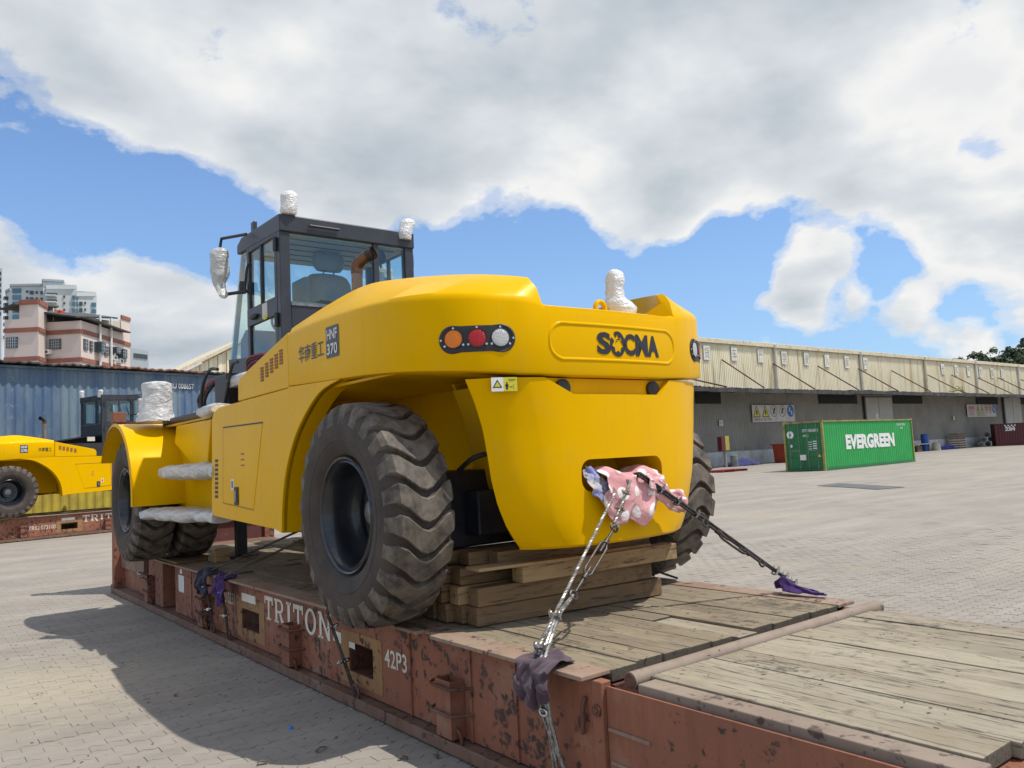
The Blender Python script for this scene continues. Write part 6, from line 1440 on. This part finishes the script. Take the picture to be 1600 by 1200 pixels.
for (P, Q, x0, y0, x1, y1) in ((A3, A4, 72, 547, 82.5, 554), (A4, A5, 171, 556, 177, 563), (A4, A5, 150, 544, 153, 549), (A4, A5, 181, 561, 187, 568)):
    o = win(P, Q, x0, y0, x1, y1, 'air_conditioner', 'white', pk_, .5)
    win(P, Q, x0+(x1-x0)*.25, y0+(y1-y0)*.25, x0+(x1-x0)*.65, y0+(y1-y0)*.8, 'fan_grille', 'roofdark', o, .52)
def sheetroof(P, Q, z0, z1, out_, nm='sheet_roof'):
    e_ = Vector((Q.x-P.x, Q.y-P.y, 0)); n = Vector((-e_.y, e_.x, 0)).normalized(); n = n if n.dot(CP-P) > 0 else -n
    o = MB().loft([[Vector((P.x, P.y, z0))+n*out_-Vector((0, 0, .6)), Vector((Q.x, Q.y, z1))+n*out_-Vector((0, 0, .6))], [Vector((P.x, P.y, z0+.6))-n*7, Vector((Q.x, Q.y, z1+.6))-n*7]]).build(nm, 'roofdark', pk_); o.modifiers.new('s', 'SOLIDIFY').thickness = .15
sheetroof(A0, A1, zA+1.6, zA+2.1, .8); sheetroof(A3, A4, zM+1.6, zM+.9, .8); sheetroof(A4, dp_(192, 520, 91), zM+.9, zM+.7, .9)
for x_ in (153, 170.5):
    p0, _, n = vface(A4, A5, x_, 540); MB().tube([(p0.x+n.x*.25, p0.y+n.y*.25, zM+1.2), (p0.x+n.x*.25, p0.y+n.y*.25, 3)], .12, 8).build('drain_pipe', 'white', pk_)
fl = empty('flag', dp_(84, 490, 84), 'red flag with yellow star on the pink house roof', 'flag'); p0 = dp_(83, 494, 84); 
MB().tube([dp_(83.5, 505, 84), dp_(83.5, 481, 84)], .06, 6).build('flag_pole', 'white', fl)
rows = [[dp_(84+17*u, (483 if v_ == 0 else 491)+3.5*u+.8*math.sin(u*7), 84+.3*math.sin(u*8)) for u in [k/12 for k in range(13)]] for v_ in (0, 1)]
MB().loft(rows).build('flag_cloth', 'flagred', fl, smooth=60); c = dp_(88, 487.5, 83.9)
MB().add([c+CR*(.28*(1 if k % 2 == 0 else .42))*math.cos(R(90+36*k))+CU*(.28*(1 if k % 2 == 0 else .42))*math.sin(R(90+36*k)) for k in range(10)], [list(range(10))]).build('flag_star', 'flagyellow', fl)
# high-rise behind
D0 = 350
tw = empty('apartment_tower', dp_(80, 600, D0+6).xy.to_3d(), 'pale grey-green high-rise apartment tower behind the pink house', 'building')
def tblock(x0, x1, D, Db, ytop, nm='wall', mt='towerwall'):
    P, Q = dp_(x0, 480, D), dp_(x1, 480, Db); zt_ = dp_((x0+x1)/2, ytop, (D+Db)/2).z; bk = ray(x1, 600).xy.to_3d().normalized()*16
    MB().prism([(P.x, P.y), (Q.x, Q.y), (Q.x+bk.x, Q.y+bk.y), (P.x+bk.x, P.y+bk.y)], lambda a, b: (a, b, 0), lambda a, b: (a, b, zt_)).build(nm, mt, tw)
    o = MB().prism([(P.x-_f.x, P.y-_f.y), (Q.x-_f.x, Q.y-_f.y), (Q.x+bk.x, Q.y+bk.y), (P.x+bk.x, P.y+bk.y)], lambda a, b: (a, b, zt_), lambda a, b: (a, b, zt_+.9)).build('parapet', 'greywall', tw)
    return P, Q
b0 = tblock(10, 17, 356, 352, 455); b1 = tblock(17, 72, 350, 352, 446.5); b2 = tblock(67, 102, 348, 352, 439.5); b3 = tblock(72, 119, 344, 348, 448); b4 = tblock(119, 151, 350, 354, 459)
for fl_ in range(7):
    y = 452+fl_*10.2
    win(*b1, 20, y-1, 33, y+6, 'window', 'windowblue', tw, .5); win(*b1, 41, y+2, 44.5, y+5.5, 'window', 'window', tw, .4); win(*b1, 47, y+2.5, 52.5, y+8, 'window', 'window', tw, .4); win(*b1, 56, y+3, 59, y+7, 'window', 'window', tw, .4); win(*b1, 63.5, y+3, 67, y+8, 'window', 'window', tw, .4)
    o = win(*b3, 73, y+6, 89, y+11, 'balcony', 'window', tw, .3); win(*b3, 73, y+10.4, 89.5, y+12.4, 'balcony_wall', 'towerwall', o, 3.5); win(*b3, 99, y+10, 102, y+13, 'window', 'window', tw, .4); win(*b3, 113, y+10.2, 118.5, y+15.5, 'window', 'windowblue', tw, .8)
    win(*b4, 119.5, y+9.5, 122, y+16, 'window', 'windowblue', tw, .5)
    if fl_: win(*b4, 124, y+9.5, 129, y+15.5, 'window', 'window', tw, .4); win(*b4, 132, y+9.5, 134.5, y+13, 'window', 'window', tw, .4); win(*b4, 143, y+11, 150, y+16.5, 'window', 'windowblue', tw, .5)
    win(*b0, 10.5, y+12, 13, y+17, 'balcony', 'window', tw, 1.5)
for (x0, x1, y) in ((72, 120, 449), (119, 150, 460)): P, Q = dp_(x0, y, 338), dp_(x1, y, 343); MB().bar(P, Q, 1.2, 1.6).build('roof_frame', 'towerwall', tw)
gb = empty('office_block', dp_(218, 600, 150).xy.to_3d(), 'low grey office block right of the pink house', 'building'); P, Q = dp_(203, 560, 150), dp_(232, 560, 156); zt_ = dp_(215, 544.5, 152).z; bk = ray(232, 600).xy.to_3d().normalized()*12
MB().prism([(P.x, P.y), (Q.x, Q.y), (Q.x+bk.x, Q.y+bk.y), (P.x+bk.x, P.y+bk.y)], lambda a, b: (a, b, 0), lambda a, b: (a, b, zt_)).build('wall', 'greywall', gb)
for k in range(7): win(P, Q, 208.5+k*3.1, 552+k*.4, 210.5+k*3.1, 559+k*.4, 'window', 'window', gb, .2)
lt = empty('apartment_tower', dp_(-5, 600, 300).xy.to_3d(), 'sliver of a balconied tower at the left edge of the picture', 'building'); P, Q = dp_(-40, 480, 300), dp_(2.6, 480, 300); zt_ = dp_(-5, 418, 300).z; bk = ray(0, 600).xy.to_3d().normalized()*14
MB().prism([(P.x, P.y), (Q.x, Q.y), (Q.x+bk.x, Q.y+bk.y), (P.x+bk.x, P.y+bk.y)], lambda a, b: (a, b, 0), lambda a, b: (a, b, zt_)).build('wall', 'towerwall', lt)
for k in range(8): win(P, Q, -3, 425+k*9, 1.8, 430+k*9, 'window', 'window', lt, .3)
# cream gabled shed seen between the containers and the cab
sb = empty('gabled_shed', dp_(330, 700, 52).xy.to_3d(), 'cream corrugated gable end rising behind the blue container and the cab', 'building')
P, Q = dp_(262, 600, 50), dp_(560, 600, 58); e_ = Vector((Q.x-P.x, Q.y-P.y, 0)); LL = e_.length; e_.normalize(); nn_ = Vector((-e_.y, e_.x, 0)); nn_ = nn_ if nn_.dot(_f) > 0 else -nn_
def sz(x, y): q, ee, n = vface(P, Q, x, y); return (Vector((q.x, q.y, 0))-Vector((P.x, P.y, 0))).dot(e_), q.z
s0, z0 = sz(300, 576); s1, z1 = sz(358, 547); sl_ = (z1-z0)/(s1-s0); zl_ = z0-sl_*s0; zm = zl_+sl_*LL*.42
npan = 46
for k in range(npan):
    a0, a1 = LL*k/npan, LL*(k+1)/npan-.03; f = lambda s_: min(zl_+sl_*s_, 2*zm-(zl_+sl_*s_))
    def PT(s_, z_, d): return (P.x+e_.x*s_+nn_.x*d, P.y+e_.y*s_+nn_.y*d, z_)
    dd_ = .0 if k % 2 else .06
    MB().prism([(a0, 0), (a1, 0), (a1, f(a1)), (a0, f(a0))], lambda a, b: PT(a, b, dd_), lambda a, b: PT(a, b, dd_+.2)).build('cladding_panel', 'cladding', sb)
for sgn in (0, 1):
    sa, sb_ = (-.3, LL*.42) if sgn == 0 else (LL*.42, LL*.84); fz = lambda s_: min(zl_+sl_*s_, 2*zm-(zl_+sl_*s_))
    o = MB().loft([[PT(sa, fz(sa)+.12, -.35), PT(sb_, fz(sb_)+.12, -.35)], [PT(sa, fz(sa)+.12, 12), PT(sb_, fz(sb_)+.12, 12)]]).build('roof_slope', 'trim', sb); o.modifiers.new('s', 'SOLIDIFY').thickness = .2
